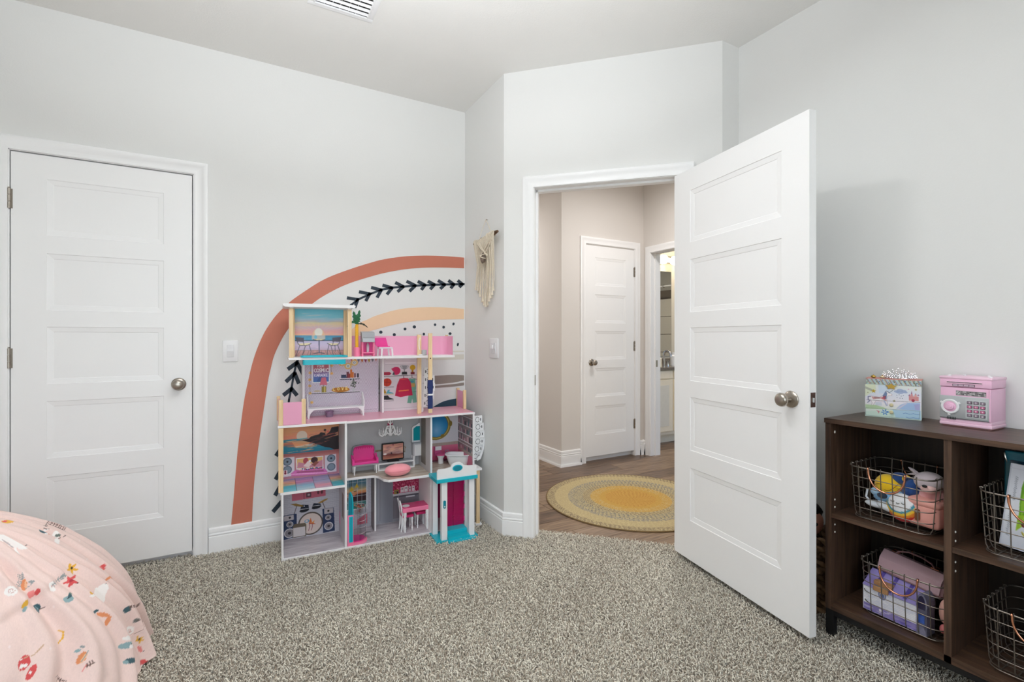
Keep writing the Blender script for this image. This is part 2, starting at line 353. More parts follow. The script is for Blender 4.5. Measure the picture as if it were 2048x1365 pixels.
def door(name, label, loc, rz, w, stile, knobx, knobz, hx=None):
    b = slab(w, ZT - ZB - .0015, PZ, stile); d = struct(name, b, TRIM); d.location = loc; d.rotation_euler = (0, 0, rz); d['label'] = label
    for t, z in PZ: obj('panel', panel(stile, w - stile, z, t), TRIM, d)
    knob(d, knobx, knobz)
    if hx is not None: hinges(d, hx, (1.807, 1.057, .27))
    return d
door('door_1', 'closed white five-panel closet door beside the bed', (-.9292, Y0, ZB), 0, .7105, .124, .651, .905, -.0056)
b = casing(-.933, -.2145, ZT + .003); struct('trim_1', b.xf(Matrix.Translation((0, Y0, 0))), TRIM, smooth=40)
struct('trim_2', MB().box(-.945, -.9335, Y0 - .004, Y0 + .1, 0, 2.08).box(-.2142, -.203, Y0 - .004, Y0 + .1, 0, 2.08).box(-.945, -.203, Y0 - .004, Y0 + .1, 2.0745, 2.083).box(-.9335, -.2142, Y0 + .036, Y0 + .1, 0, .04), TRIM)
struct('door_gap_shade', MB().box(-.95, -.2, Y0 + .06, Y0 + .09, 0, 2.08), GAP)  # near-black sheet behind the door, shade in its gaps put into colour
obj('strike_plate', MB().box(-.2165, -.2142, Y0 - .006, Y0 + .03, .915, .975, .001), NICK, bpy.data.objects['trim_2'])
D0 = (2.0614, 1.8538, ZB); RZ = math.atan2(-.9814, -.1919)
d2 = door('door_2', 'open white five-panel bedroom door standing into the room', D0, RZ, .815, .127, .7357, .9076)
knob(d2, .7357, .9076, 1, y0=.035)
obj('latch_plate', MB().box(.8145, .8165, .006, .030, .885, .942, .0006), mat('aged_latch', (112, 92, 84), .4, .9), d2)
obj('latch_bolt', MB().prism([(.8165, .012), (.8165, .026), (.826, .013)], .905, .922, 'xy'), mat('bright_steel', (215, 220, 222), .25, .9), d2)
struct('trim_4', casing(S0, S1, ZT + .005).xf(Md), TRIM, smooth=40)
b = MB()
for x0, x1 in ((S0 - .012, S0), (S1, S1 + .012)): b.box(x0, x1, -.002, .12, 0, ZT + .006)
b.box(S0 - .012, S1 + .012, -.002, .12, ZT + .006, ZT + .018)
b.box(S0, S0 + .012, .04, .075, 0, ZT + .006).box(S1 - .012, S1, .04, .075, 0, ZT + .006).box(S0, S1, .04, .075, ZT - .006, ZT + .006)
j = struct('trim_5', b.xf(Md), TRIM)
obj('strike_plate', MB().box(S0 - .0005, S0 + .0015, .006, .032, .91, .97, .0006).xf(Md), NICK, j)

# hall beyond the doorway
HX, HYY, HX2 = 2.5988, 3.6679, 3.6271
b = MB()
for x0, x1, z0, z1 in ((HX, 2.87, 0, CZ), (3.507, HX2 + .1, 0, CZ), (2.87, 3.507, 2.085, CZ)): b.box(x0, x1, HYY, HYY + .1, z0, z1)
b.box(HX, HX + .1, HYY + .1, 5.6, 0, CZ); struct('wall_hall', b, HALLW)
b = MB()
for y0, y1, z0, z1 in ((1.4, 2.75, 0, CZ), (3.572, HYY, 0, CZ), (2.75, 3.572, 2.06, CZ)): b.box(HX2, HX2 + .115, y0, y1, z0, z1)
struct('wall_hall_right', b, HALLW)
struct('wall_hall_end', MB().box(XR + .1, HX2, 1.4, 1.5, 0, CZ).box(1.3, HX, 5.6, 5.7, 0, CZ).box(1.2, 1.3, Y0 + .1, 5.7, 0, CZ), HALLW)
struct('ceiling_hall', MB().box(1.2, 6.6, 1.35, 5.7, CZ + .03, CZ + .08), CEIL)
door('door_3', 'narrow white five-panel hall closet door', (2.8834, HYY, .052), 0, .612, .108, .066, .905, .618)
struct('trim_6', casing(2.880, 3.4985, 2.09).xf(Matrix.Translation((0, HYY, 0))), TRIM, smooth=40)
struct('trim_7', MB().box(2.87, 2.88, HYY - .003, HYY + .1, 0, 2.09).box(3.4985, 3.507, HYY - .003, HYY + .1, 0, 2.09).box(2.87, 3.507, HYY - .003, HYY + .1, 2.089, 2.1).box(2.87, 3.507, HYY + .05, HYY + .09, 0, 2.09), TRIM)
Mb = Matrix.Translation((HX2, 3.572, 0)) @ Matrix.Rotation(-pi / 2, 4, 'Z')              # local x runs towards the camera, local y into the wall
struct('trim_8', casing(.01, .812, 2.05).xf(Mb), TRIM, smooth=40)
struct('trim_9', MB().box(-.002, .01, -.003, .118, 0, 2.06).box(.812, .824, -.003, .118, 0, 2.06).box(0, .822, -.003, .118, 2.05, 2.062).box(.01, .02, .05, .118, 0, 2.05).xf(Mb), TRIM)
obj('strike_plate', MB().box(.0195, .0215, .056, .08, .9, .965).xf(Mb), NICK, bpy.data.objects['trim_9'])
struct('baseboard_hall', sweep([(HX, 5.6), (HX, HYY), (2.812, HYY)], BBP + [(.026, .022), (.03, .012), (.03, -.01)], 1 if False else -1), TRIM, smooth=35)
struct('baseboard_hall_right', sweep([(3.567, HYY), (HX2, HYY), (HX2, 3.633)], BBP + [(.026, .022), (.03, .012), (.03, -.01)]), TRIM, smooth=35)
# plank floor of the hall, every plank its own piece
fh = struct('floor_hall', MB().box(1.2, 6.5, 1.4, 5.6, -.05, -.012), mat('floor_underlay', (70, 58, 48), .9))
PL = [wood('plank_wood_%d' % k, a, c, 0, .38, 26, 2.2) for k, (a, c) in enumerate((((92, 74, 60), (140, 116, 96)), ((112, 92, 76), (158, 134, 112)), ((80, 64, 52), (126, 102, 84)), ((104, 82, 66), (150, 126, 102))))]
pm = [mesh('plank', MB().box(0, 1.217, 0, .178, -.012, 0, .0012), m) for m in PL]; rr = random.Random(3)
for r in range(22):
    off = rr.uniform(-1.2, 0)
    for k in range(4):
        x = 1.3 + off + k * 1.22; y = 1.52 + r * .181
        if x > 3.75 and not (2.5 < y < 4.6): continue
        if x + 1.22 + y + .18 < 4.0 or (x + 1.2 < 2.3 and y < 2.0): continue
        o = link('plank', pm[rr.randrange(4)], fh); o.location = (x, y, 0)
# bathroom slice
b = MB().box(HX2 + .1, 6.5, 4.47, 4.57, 0, CZ).box(6.5, 6.6, 1.4, 4.57, 0, CZ)
BATHW = mat('bath_wall_paint', (214, 208, 196), .7, var=.01, bump=.1)
struct('wall_bath', b, BATHW)
tw = struct('wall_shower', MB().box(6.3, 6.36, 1.5, 4.47, 0, 2.0), mat('grout', (120, 110, 100), .8))
TILE = mat('shower_tile', (226, 218, 204), .2, var=.03)
tm = mesh('tile', MB().box(0, .02, 0, .595, 0, .292, .002), TILE)
for r in range(6):
    for k in range(5): o = link('tile', tm, tw); o.location = (6.285, 1.5 + k * .6 - (r % 2) * 0, .06 + r * .3)
# ------------------------------------------------------------------ carpet pile
def build_pile():
    sp = .0066; xs = np.arange(-1.1, 2.38, sp); ys = np.arange(.2, 3.16, sp)
    X, Y = np.meshgrid(xs, ys); X = X.ravel() + RNG.uniform(-.45, .45, X.size) * sp; Y = Y.ravel() + RNG.uniform(-.45, .45, Y.size) * sp
    s = (X + Y - SD) * q2; sd = (X - P_d[0]) * q2 - (Y - P_d[1]) * q2; e = .013
    ok = (Y < Y0 - e) & (X < XR - e) & np.where(Y > SD - XA, X < XA - e, np.where(X > SD - YB, Y < YB - e, s < -e))
    ok |= (s > -.02) & (s < .115) & (sd > S0 + .005) & (sd < S1 - .005)
    ok |= (X > -.93) & (X < -.22) & (Y < Y0 + .03) & (Y > Y0 - .02)
    d = X * _F[0] + Y * _F[1]; px = 1024 + F * (X * _R[0] + Y * _R[1]) / d; py = HY + F * CH / d
    near = (d > .3) & (px > -260) & (px < 2300) & (py < 1640); ok &= near
    ok &= ~((X < -.42) & (Y < 2.75) & (Y > 1.95)) & ~((X < -.5) & (Y < 2.0))
    X, Y = X[ok], Y[ok]; n = X.size
    az = RNG.uniform(0, 2 * pi, n); L = RNG.uniform(.011, .019, n); tl = RNG.uniform(.35, 1.25, n); r = RNG.uniform(.0013, .0021, n)
    z0 = .001; rings = []; dx, dy = np.cos(az), np.sin(az); bend = RNG.uniform(-.8, .8, n)
    for k, (t, w) in enumerate(((0, 1.), (.55, 1.15), (1., .55))):
        a = az + bend * t; h = L * t; cx = X + np.cos(a) * h * np.sin(tl); cy = Y + np.sin(a) * h * np.sin(tl); cz = z0 + h * np.cos(tl) + .004 * np.sin(pi * min(t, .9)) + (.003 if k else 0)
        for q in range(3):
            g = 2 * pi * q / 3; rings.append(np.stack([cx + r * w * np.cos(g) * -dy * 1., cy + r * w * np.cos(g) * dx, cz + r * w * np.sin(g) * 1.1], 1))
    V = np.stack(rings, 1).reshape(-1, 3); base = np.arange(n)[:, None] * 9
    loc = np.array([(i * 3 + j, i * 3 + (j + 1) % 3, i * 3 + 3 + (j + 1) % 3, i * 3 + 3 + j) for i in range(2) for j in range(3)])
    Q = (base[:, :, None] + loc[None]).reshape(-1); T = (base + np.array([[6, 7, 8]])).reshape(-1)
    me = bpy.data.meshes.new('carpet_pile'); me.vertices.add(len(V)); me.vertices.foreach_set('co', V.ravel().astype(np.float32))
    me.loops.add(Q.size + T.size); me.loops.foreach_set('vertex_index', np.concatenate([Q, T]).astype(np.int32)); nq, nt = Q.size // 4, T.size // 3
    me.polygons.add(nq + nt); me.polygons.foreach_set('loop_start', np.concatenate([np.arange(nq) * 4, nq * 4 + np.arange(nt) * 3]).astype(np.int32))
    me.polygons.foreach_set('loop_total', np.concatenate([np.full(nq, 4), np.full(nt, 3)]).astype(np.int32)); me.polygons.foreach_set('use_smooth', np.ones(nq + nt, bool)); me.update(calc_edges=True)
    big = np.sin(X * 7 + 2 * np.sin(Y * 5)) * .5 + np.sin(Y * 9 + 1.5 * np.sin(X * 6)) * .5
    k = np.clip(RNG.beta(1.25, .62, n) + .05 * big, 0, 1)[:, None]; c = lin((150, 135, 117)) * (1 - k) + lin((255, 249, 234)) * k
    c = np.repeat(c, 9, 0).reshape(-1, 9, 3) * np.array([.36, .36, .36, 1, 1, 1, 1.05, 1.05, 1.05])[None, :, None]  # tuft roots darkened, shade between the tufts put into the colour
    at = me.color_attributes.new('Col', 'FLOAT_COLOR', 'POINT'); at.data.foreach_set('color', np.concatenate([c.reshape(-1, 3), np.ones((n * 9, 1))], 1).ravel().astype(np.float32))
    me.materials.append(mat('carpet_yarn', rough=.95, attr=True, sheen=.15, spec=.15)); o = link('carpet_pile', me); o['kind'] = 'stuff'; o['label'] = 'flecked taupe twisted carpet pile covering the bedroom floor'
    return n
print('tufts', build_pile())

# ------------------------------------------------------------------ painted rainbow decal on the closet wall
NAVY = mat('decal_navy', (44, 56, 68), .6, var=.05); TERRA = mat('decal_terracotta', (196, 118, 96), .6, var=.03, scale=12); PEACH = mat('decal_peach', (240, 206, 170), .6, var=.02)
TAUPE = mat('decal_taupe', (150, 138, 130), .6, var=.05); BEIGE = mat('decal_beige', (218, 214, 202), .6, var=.02)
mur = thing('rainbow_mural', 'large boho rainbow decal on the wall behind the dollhouse', 'wall decal', (0, Y0 - .0004, 0))
def W2(px, py): p = ony(px, py, Y0); return (p[0], p[2])
def flat(name, polys, m, label=None, th=.0012):
    b = MB()
    for P in polys: b.prism([W2(*p) for p in P], -th, 0)
    return obj(name, b, m, mur, label=label)
def smooth_poly(P, k=4):
    P = np.array(P, float); out = []
    for i in range(len(P) - 1):
        a, b_, c, d = P[max(i - 1, 0)], P[i], P[i + 1], P[min(i + 2, len(P) - 1)]
        for j in range(k):
            t = j / k; out.append(tuple(.5 * ((2 * b_) + (c - a) * t + (2 * a - 5 * b_ + 4 * c - d) * t * t + (3 * b_ - a - 3 * c + d) * t ** 3)))
    return out + [tuple(P[-1])]
ao = [(928, 515.5), (883, 512.3), (844, 511.6), (805, 513.6), (766.4, 519.3), (740.6, 526), (701.7, 538.2), (663, 552.5), (637, 565.4), (611, 582), (585, 600), (569.8, 613.3), (554, 629), (541.3, 645.6), (528.3, 666.3), (515.4, 694.8), (505, 725.9), (496.8, 760), (488.5, 800), (481.5, 850), (475.5, 900), (471, 950), (467, 1000), (462.2, 1051)]
ai = [(504, 1043.5), (506, 1000), (510, 950), (516, 900), (523, 850), (530.5, 800), (536.6, 760), (541.3, 738.8), (547.8, 713), (559.4, 687), (572.3, 664.3), (595.6, 635), (629.3, 604.2), (663, 583.5), (688.8, 571), (714.7, 561.5), (740.6, 553.8), (766.4, 546.8), (805, 539.5), (844, 536), (883, 535.4), (928, 537)]
def band(name, A, B, m, lab):
    A, B = smooth_poly(A), smooth_poly(B)[::-1]; n = 120
    def rs(P): P = np.array([W2(*p) for p in P]); d = np.r_[0, np.cumsum(np.linalg.norm(np.diff(P, axis=0), axis=1))]; t = np.linspace(0, d[-1], n); return np.stack([np.interp(t, d, P[:, k]) for k in (0, 1)], 1)
    A, B = rs(A), rs(B); b = MB(); b.v = [(p[0], -.0012, p[1]) for p in A] + [(p[0], -.0012, p[1]) for p in B] + [(p[0], 0, p[1]) for p in A] + [(p[0], 0, p[1]) for p in B]
    for i in range(n - 1): b.f += [(i, i + 1, n + i + 1, n + i), (i, 2 * n + i, 2 * n + i + 1, i + 1), (n + i, n + i + 1, 3 * n + i + 1, 3 * n + i)]
    return obj(name, b, m, mur, label=lab)
band('arch_band', ao, ai, TERRA, 'terracotta outer arch band')
po = [(928, 618.4), (888, 615.3), (859, 614.7), (835.6, 615.5), (812, 617), (788.8, 621), (765.3, 627.6), (747.7, 633.4), (732.5, 640.5), (720, 645.7), (706, 657), (690, 675), (672, 700), (660, 730)]
pi_ = [(690, 735), (700, 700), (712, 678), (725, 668), (741.9, 662), (753.6, 659), (771, 654), (788.8, 649.8), (812, 645), (835.6, 642), (859, 640.2), (894, 639.3), (928, 638.7)]
band('arch_band', po, pi_, PEACH, 'peach inner arch band')
def bar(P, w):
    out = []
    for (x0, y0), (x1, y1) in zip(P[:-1], P[1:]):
        d = np.array([x1 - x0, y1 - y0], float); d /= np.linalg.norm(d); n = np.array([-d[1], d[0]]) * w / 2; e = d * w * .25
        out.append([(x0 - e[0] + n[0], y0 - e[1] + n[1]), (x1 + e[0] + n[0], y1 + e[1] + n[1]), (x1 + e[0] - n[0], y1 + e[1] - n[1]), (x0 - e[0] - n[0], y0 - e[1] - n[1])])
    return out
c6 = lambda x, y: (430 + x / 3.864, 480 + y / 3.864)
stem = [(928, 568.8), (870, 569.8), (831, 571.9), (805, 573.7), (784.6, 575.8), (763.8, 579.6), (743, 587.4), (717, 599), (700, 612), (660, 640), (625, 675), (605, 705), (593, 724.8), (587.4, 751.7), (582.9, 776.4), (578, 800), (573, 850), (569, 900), (567, 950), (566, 1000), (565, 1030)]
flat('vine_stem', bar(stem, 4.2), NAVY, 'dark navy leaf vine stem')
ch = [((1103, 462), (1025, 450), (1082, 520)), ((1195, 418), (1118, 403), (1168, 468)), ((1285, 388), (1212, 370), (1255, 442)), ((1368, 372), (1300, 352), (1332, 418)), ((1455, 362), (1398, 333), (1415, 398)), ((1548, 354), (1485, 323), (1507, 394)), ((1622, 350), (1572, 324), (1598, 382)), ((1695, 347), (1650, 323), (1667, 378)), ((1775, 346), (1728, 318), (1745, 375)), ((1845, 345), (1808, 318), (1825, 370)), ((1910, 343), (1880, 318), (1892, 362))]
for a, u, l in ch: flat('vine_leaf', bar([c6(*a), c6(*u)], 6.4) + bar([c6(*a), c6(*l)], 6.4), NAVY)
for a, u, l in [((594, 726), (577, 738), (606, 748)), ((589.5, 747), (573, 763), (597, 766)), ((582.9, 778), (568, 790), (593, 790)), ((574, 880), (553, 911), (590, 905)), ((568, 930), (552, 958), (580, 950)), ((566, 963), (551, 990), (580, 985)), ((564, 1003), (547, 1023), (575, 1020))]:
    flat('vine_leaf', bar([a, u], 8) + bar([a, l], 8), NAVY)
for x, y, rx, ry, an in [(761.6, 664.8, 3.4, 3.2, 0), (788.5, 670, 3.1, 3.3, 0), (810, 658.6, 2.8, 2.9, 0), (828.6, 654.3, 3.3, 3.3, 0), (847.6, 668.6, 2.3, 2.9, 0), (870, 649.8, 2.4, 2.6, 0), (887.2, 654.8, 2.6, 2.9, 0), (906.9, 648.4, 2.2, 2.8, .3), (900, 667.7, 3, 2.6, 0), (915.6, 689.5, 1.9, 3.4, .2), (735, 690, 3, 3, 0), (752, 700, 3, 3, 0)]:
    flat('dot', [[(x + rx * cos(t) * cos(an) - ry * sin(t) * sin(an), y + rx * cos(t) * sin(an) + ry * sin(t) * cos(an)) for t in np.linspace(0, 2 * pi, 15)[:-1]]], NAVY)
flat('stripe', [[(620, 711), (928, 701.5), (928, 704), (620, 714)]], BEIGE); flat('stripe', [[(620, 716), (928, 709), (928, 719), (620, 728)]], BEIGE, 'pale beige stripe')
flat('taupe_stripe', [smooth_poly([(640, 790), (700, 764), (780, 755), (873, 751.8), (905, 750.3), (928, 751.3)]) + [(928, 761.5), (905, 766), (873, 769), (800, 772), (700, 790)]], TAUPE, 'taupe hill stripe')
flat('taupe_stripe', [[(700, 796), (800, 778), (873, 771.8), (905, 769), (928, 765.5), (928, 771.2), (905, 774), (873, 776.3), (800, 784)]], TAUPE)
flat('navy_hill', [smooth_poly([(845, 830), (868, 813.5), (888, 803), (912, 797.5), (928, 795)]) + [(928, 850), (845, 860)]], mat('decal_teal_navy', (46, 74, 92), .6, var=.05), 'dark teal hill')

# ------------------------------------------------------------------ switches, vent, macrame
def switch(label, M, w, h, rw, rh, dimmer):
    t = thing('light_switch', label, 'light switch'); t.matrix_world = M
    obj('plate', MB().box(-w / 2, w / 2, -.0065, .0, -h / 2, h / 2, .003), WHITE, t, 40)
    b = MB().box(-rw / 2, rw / 2, -.0082, -.006, -rh / 2, rh / 2, .0006)
    obj('rocker', MB().prism([(-.0085, -rh / 2 + .001), (-.0125, 0.0), (-.0085, rh / 2 - .001), (-.006, rh / 2 - .001), (-.006, -rh / 2 + .001)], -rw / 2 + .001, rw / 2 - .001, 'yz'), mat('rocker_plastic', (228, 228, 230), .3), t)
    obj('bezel', b, mat('bezel_plastic', (214, 214, 216), .4), t)
    if dimmer: obj('dimmer_slide', MB().box(-.003, .003, -.016, -.008, -rh * .05, rh * .3, .001), WHITE, t)
switch('white rocker light switch between closet door and rainbow mural', Matrix.Translation((-.0389, Y0, 1.118)), .074, .119, .0335, .067, False)
switch('white dimmer light switch on the narrow wall below the macrame', Matrix.Translation((XA, 2.683, 1.127)) @ Matrix.Rotation(-pi / 2, 4, 'Z'), .118, .122, .062, .066, True)
v = thing('ceiling_vent', 'white square ceiling air vent with angled slats', 'air vent', (.434, 2.32, CZ))
b = MB(); A = .151
for o0, o1, z0, z1 in ((A, A - .028, -.004, 0), (A - .024, A - .032, -.008, 0)):
    b.box(-o0, o0, o1, o0, z0, z1, .001).box(-o0, o0, -o0, -o1, z0, z1, .001).box(-o0, -o1, -o1, o1, z0, z1, .001).box(o1, o0, -o1, o1, z0, z1, .001)
obj('frame', b, WHITE, v, 40); obj('duct_shade', MB().box(-.125, .125, -.125, .125, -.0015, -.0005), GAP, v)  # flat dark sheet behind the slats, the duct's shade put into its colour
for k in range(7):
    y = .098 - k * .033; obj('slat', MB().prism([(y - .008, -.002), (y + .006, -.0078), (y + .0045, -.0091), (y - .0095, -.0033)], -.122, .122, 'yz'), WHITE, v)
for x in (-.08, -.045, -.01, .03, .065): obj('divider', MB().box(x - .001, x + .001, -.12, .12, -.004, -.002), WHITE, v)

ROPE = mat('cotton_rope', (226, 214, 194), .9, var=.12, scale=120, bump=.5, bscale=400); DRIFT = wood('driftwood', (58, 40, 28), (112, 82, 58), 1, .8, 60, 8)
mc = thing('macrame_hanging', 'small cream macrame on a driftwood stick beside the doorway', 'wall hanging', (XA, 2.81, 1.6))
def m3(px, py, off=0.):
    p = onx(px, py, XA - off); return np.array(p) - np.array([XA, 2.81, 1.6])
sa, sb = m3(947.5, 489, .03), m3(995, 463, .035)
pts = [sa + (sb - sa) * t for t in np.linspace(0, 1, 9)]
obj('stick', MB().tube([p + np.array([0, 0, .004 * sin(9 * i)]) for i, p in enumerate(pts)], [.006, .011, .0125, .012, .013, .012, .011, .013, .008], 9), DRIFT, mc, 50, 'brown driftwood stick')
obj('hanging_cord', MB().tube([m3(959, 477, .03), m3(965, 458, .012), m3(971.8, 440, .004), m3(977, 451, .012), m3(983, 467, .03)], .0018, 6), ROPE, mc, 50)
obj('nail', MB().lathe([(0, 0), (.004, .001), (.004, .004), (.0015, .005), (.0015, .014)], m3(971.8, 439.5, .014), 10, axis=0), NICK, mc, 40)
r5 = random.Random(5); ns = 19
for i in range(ns):
    t = .1 + .82 * i / (ns - 1); top = sa + (sb - sa) * t
    x_end = 951.5 + 35.0 * i / (ns - 1) + r5.uniform(-1, 1); c = 1 - abs(i / (ns - 1) - .55) * 2
    y_end = 578 + 38 * max(c, 0) ** .8 + r5.uniform(-4, 4); e = m3(x_end, y_end, r5.uniform(.006, .034)); k = m3(955 + 33 * i / (ns - 1), 530, r5.uniform(.008, .036))
    mid = .5 * (k + e) + np.array([0, r5.uniform(-.006, .006), 0])
    b = MB().tube([top + np.array([-.012, 0, .006]), top + np.array([-.014, 0, -.02]), k, mid, e + np.array([0, 0, .03]), e], [.0040, .0034, .0030, .0031, .0034, .0085], 7)
    obj('rope_strand', b, ROPE, mc, 50)
for x0, y0, x1, y1 in ((955, 488, 972, 507), (981, 476, 964, 507), (958, 487, 975, 512), (984, 478, 966, 514)):
    obj('braid', MB().tube([m3(x0, y0, .045), m3((x0 + x1) / 2, (y0 + y1) / 2 + 2, .05), m3(x1, y1, .046)], .0048, 7), ROPE, mc, 50)
for x in (953, 978, 983, 987): 
    cc = sa + (sb - sa) * ((x - 947.5) / 47.5); obj('knot_wrap', MB().tube([cc + .0165 * np.array([cos(a), 0, sin(a)]) for a in np.linspace(0, 2 * pi, 13)[:-1]], .0045, 7, True), ROPE, mc, 50)
obj('stone', MB().ball(m3(966.5, 517, .05), .028, 12, 8, (.6, .62, 1.15), lambda d: 1 + .1 * sin(5 * d[0] + 3 * d[2])), mat('brown_stone', (112, 96, 84), .5, var=.4, scale=90), mc, 30, 'brown wrapped stone')
for a in (.6, -.6): obj('stone_wrap', MB().tube([m3(966.5, 517, .05) + np.array([.02 * cos(t), .021 * sin(t), .021 * sin(t) * a + .01]) for t in np.linspace(0, 2 * pi, 15)[:-1]], .003, 6, True), ROPE, mc, 50)
# ------------------------------------------------------------------ dollhouse: local x along its front, y into it, z up
DA = radians(-3.0855); DO = np.array([.1981, 2.8235, 0]); DU = np.array([cos(DA), sin(DA), 0]); DV = np.array([-sin(DA), cos(DA), 0])
dh = thing('dollhouse', 'tall three-storey white and pink wooden dollhouse in the room corner', 'dollhouse', tuple(DO), DA)
def DT(name, label, cat, u, v, z, rz=0., group=None): p = DO + DU * u + DV * v; return thing(name, label, cat, (p[0], p[1], z), DA + rz, group)
def DP(name, b, m, smooth=None, label=None, parent=None): return obj(name, b, m, parent or dh, smooth, label)
GFL = wood('grey_wood_print', (176, 168, 174), (206, 200, 204), 0, .25, 20, 3); TAN = wood('tan_wood_print', (172, 158, 144), (200, 188, 174), 0, .25, 24, 3)
Z1, Z2, Z3, Z4, BV = .022, .372, .727, 1.085, .262
B = lambda *a: MB().box(*a, .0012)
# boards
DP('floor_board', B(0, 1.09, 0, .27, .008, Z1), WHITEB, label='ground floor board with white edge'); DP('floor_print', MB().box(.012, .81, .003, .258, Z1, Z1 + .0008), GFL, label='grey wood floor print')
DP('floor_board', B(-.006, .326, 0, .27, .358, Z2), WHITEB)
DP('floor_board', B(-.018, .334, -.002, .31, .7135, Z3 - .001), WHITEB); DP('floor_board', B(.326, 1.094, -.012, .31, .714, Z3 - .0015), WHITEB)
DP('floor_print', MB().box(-.014, .3300, .002, .305, Z3 - .001, Z3), PINKFL, label='glossy pink floor'); DP('floor_print', MB().box(.3305, 1.09, -.006, .305, Z3 - .0012, Z3), PINKFL)
lf = [(.332, .128), (.47, .128)] + [(.47 + .055 * sin(t), .073 + .055 * cos(t)) for t in np.linspace(.2, pi / 2, 5)] + [(.535, .02), (.56, -.012), (1.085, -.012), (1.085, .27), (.332, .27)]
DP('floor_board', MB().prism(lf, .357, .3705, 'xy'), WHITEB, label='living room floor with curved lift cutout')
lf2 = [(x + (.0025 if x < .5 else 0), y + .003) for x, y in lf]; lf2[-1] = (.335, .258); lf2[-2] = (1.08, .258); lf2[-3] = (1.08, -.009)
DP('floor_print', MB().prism(lf2, .3705, .3713, 'xy'), TAN, label='glossy tan wood floor')
P4 = [(.034, 0.)] + arc(.945, .03, .03, -pi / 2, 0, 4) + [(.975, .195), (.034, .215)]
DP('floor_board', MB().prism(P4, 1.0725, Z4, 'xy'), WHITEB, 30, 'roof terrace board')
# walls
DP('side_wall', B(0, .0095, .001, .268, Z1, .358), WHITEB); DP('partition', B(.3195, .331, .001, .262, Z1, .714), WHITEB)
DP('partition', B(.509, .519, .155, .262, Z1, .357), WHITEB); DP('partition', B(.811, .8215, 0, .262, .3713, .714), WHITEB)
DP('side_wall', B(1.082, 1.0925, -.008, .268, .3713, .714), WHITEB); DP('side_wall', B(1.082, 1.0925, 0, .268, Z1, .357), WHITEB); DP('partition', B(.811, .8215, .0, .262, Z1, .357), WHITEB)
DP('side_wall', B(.112, .124, .19, .30, Z3, 1.0725), WHITEB); DP('partition', B(.566, .578, .215, .30, Z3, 1.0725), WHITEB)
GREYP = mat('grey_wall_print', (196, 194, 196), .4, var=.03); DP('wall_print', MB().box(.3185, .3195, .004, .258, Z2, .70), GREYP); DP('wall_print', MB().box(.3185, .3195, .004, .258, Z1, .355), mat('brick_wall_print', (206, 202, 208), .5, var=.05, scale=60))
DP('wall_print', MB().box(.3182, .3188, .05, .12, .16, .30), mat('window_print', (120, 96, 88), .4, var=.5, scale=40)); DP('wall_print', MB().box(.3182, .3188, .19, .25, .08, .15), PINK)
DP('wall_print', MB().box(.8098, .8108, .004, .258, .372, .71), GREYP); DP('wall_print', MB().box(.8092, .8099, .10, .20, .40, .69), mat('doorway_print', (120, 112, 104), .5, var=.2, scale=30))
DP('wall_print', MB().box(.5078, .5088, .157, .258, Z1, .35), mat('door_frame_print', (128, 120, 122), .5, var=.1))

def quad(xl, xr, ytl, ytr, ybl, ybr, w, y0, y1):
    def f(cx, cy):
        t = (cx - xl) / (xr - xl); a = ytl + (ytr - ytl) * t; b_ = ybl + (ybr - ybl) * t; return (t * w, y0 + (cy - a) / (b_ - a) * (y1 - y0))
    return f
def qp(f, P): return [f(*p) for p in P]
# terrace picture: sunset over the sea with two chairs and a table
q = quad(210, 1285, 205, 240, 1165, 1150, 100, 0, 90); c = Cv(100, 90, 110, 100, (120, 180, 200))
c.vgrad([(0, (110, 206, 230)), (14, (130, 208, 226)), (20, (180, 208, 222)), (23, (196, 196, 204)), (26, (238, 222, 180)), (31, (236, 214, 200)), (36, (232, 200, 212)), (43, (244, 176, 180)), (48, (250, 184, 166)), (51, (252, 200, 160))], 0, 0, 100, 51, .8)
c.streaks(26, 8, 26, [(110, 200, 225), (190, 220, 230), (215, 215, 224)], (12, 45), a=.5, seed=2).streaks(30, 27, 49, [(248, 210, 190), (240, 160, 170), (250, 220, 170), (226, 196, 216)], (10, 40), a=.5, seed=3)
for a in np.linspace(-1.3, 1.3, 13): c.poly([(50, 47), (50 + 48 * sin(a - .04), 47 - 21 * cos(a - .04)), (50 + 48 * sin(a + .04), 47 - 21 * cos(a + .04))], (252, 226, 186), .22)
c.ell(50, 47, 10.5, 9.5, (250, 216, 160), a=.6).ell(50, 44, 7.2, 8, (255, 250, 238))
c.vgrad([(50, (84, 152, 186)), (60, (70, 156, 190))], 0, 50, 100, 60).streaks(16, 51, 59, [(120, 180, 205), (240, 190, 170), (60, 130, 175)], (8, 30), a=.6, seed=4, x0=0)
c.rect(38, 50, 62, 58, (250, 214, 190), .7); c.vgrad([(60, (196, 190, 220)), (70, (206, 188, 214)), (78, (196, 170, 190))], 0, 60, 100, 78).streaks(20, 61, 77, [(226, 206, 226), (170, 170, 205)], (10, 30), a=.5, seed=5)
c.vgrad([(78, (150, 120, 116)), (80, (196, 150, 146)), (90, (170, 124, 120))], 0, 78, 100, 90)
for x in range(2, 100, 9): c.line([(50 + (x - 50) * .8, 79), (x, 90)], .7, (120, 84, 84))
c.line([(0, 60), (100, 60)], 1.6, (50, 60, 80)); c.line([(4, 61), (4, 84), (1, 90)], 1, (64, 60, 72)); c.line([(96, 61), (96, 82), (100, 89)], 1, (64, 60, 72))
IR = (66, 66, 82)
c.poly(qp(q, [(310, 775), (465, 790), (470, 870), (345, 865)]), (84, 80, 96)); c.poly(qp(q, [(345, 905), (600, 890), (560, 935), (500, 945), (400, 940)]), (236, 222, 178))
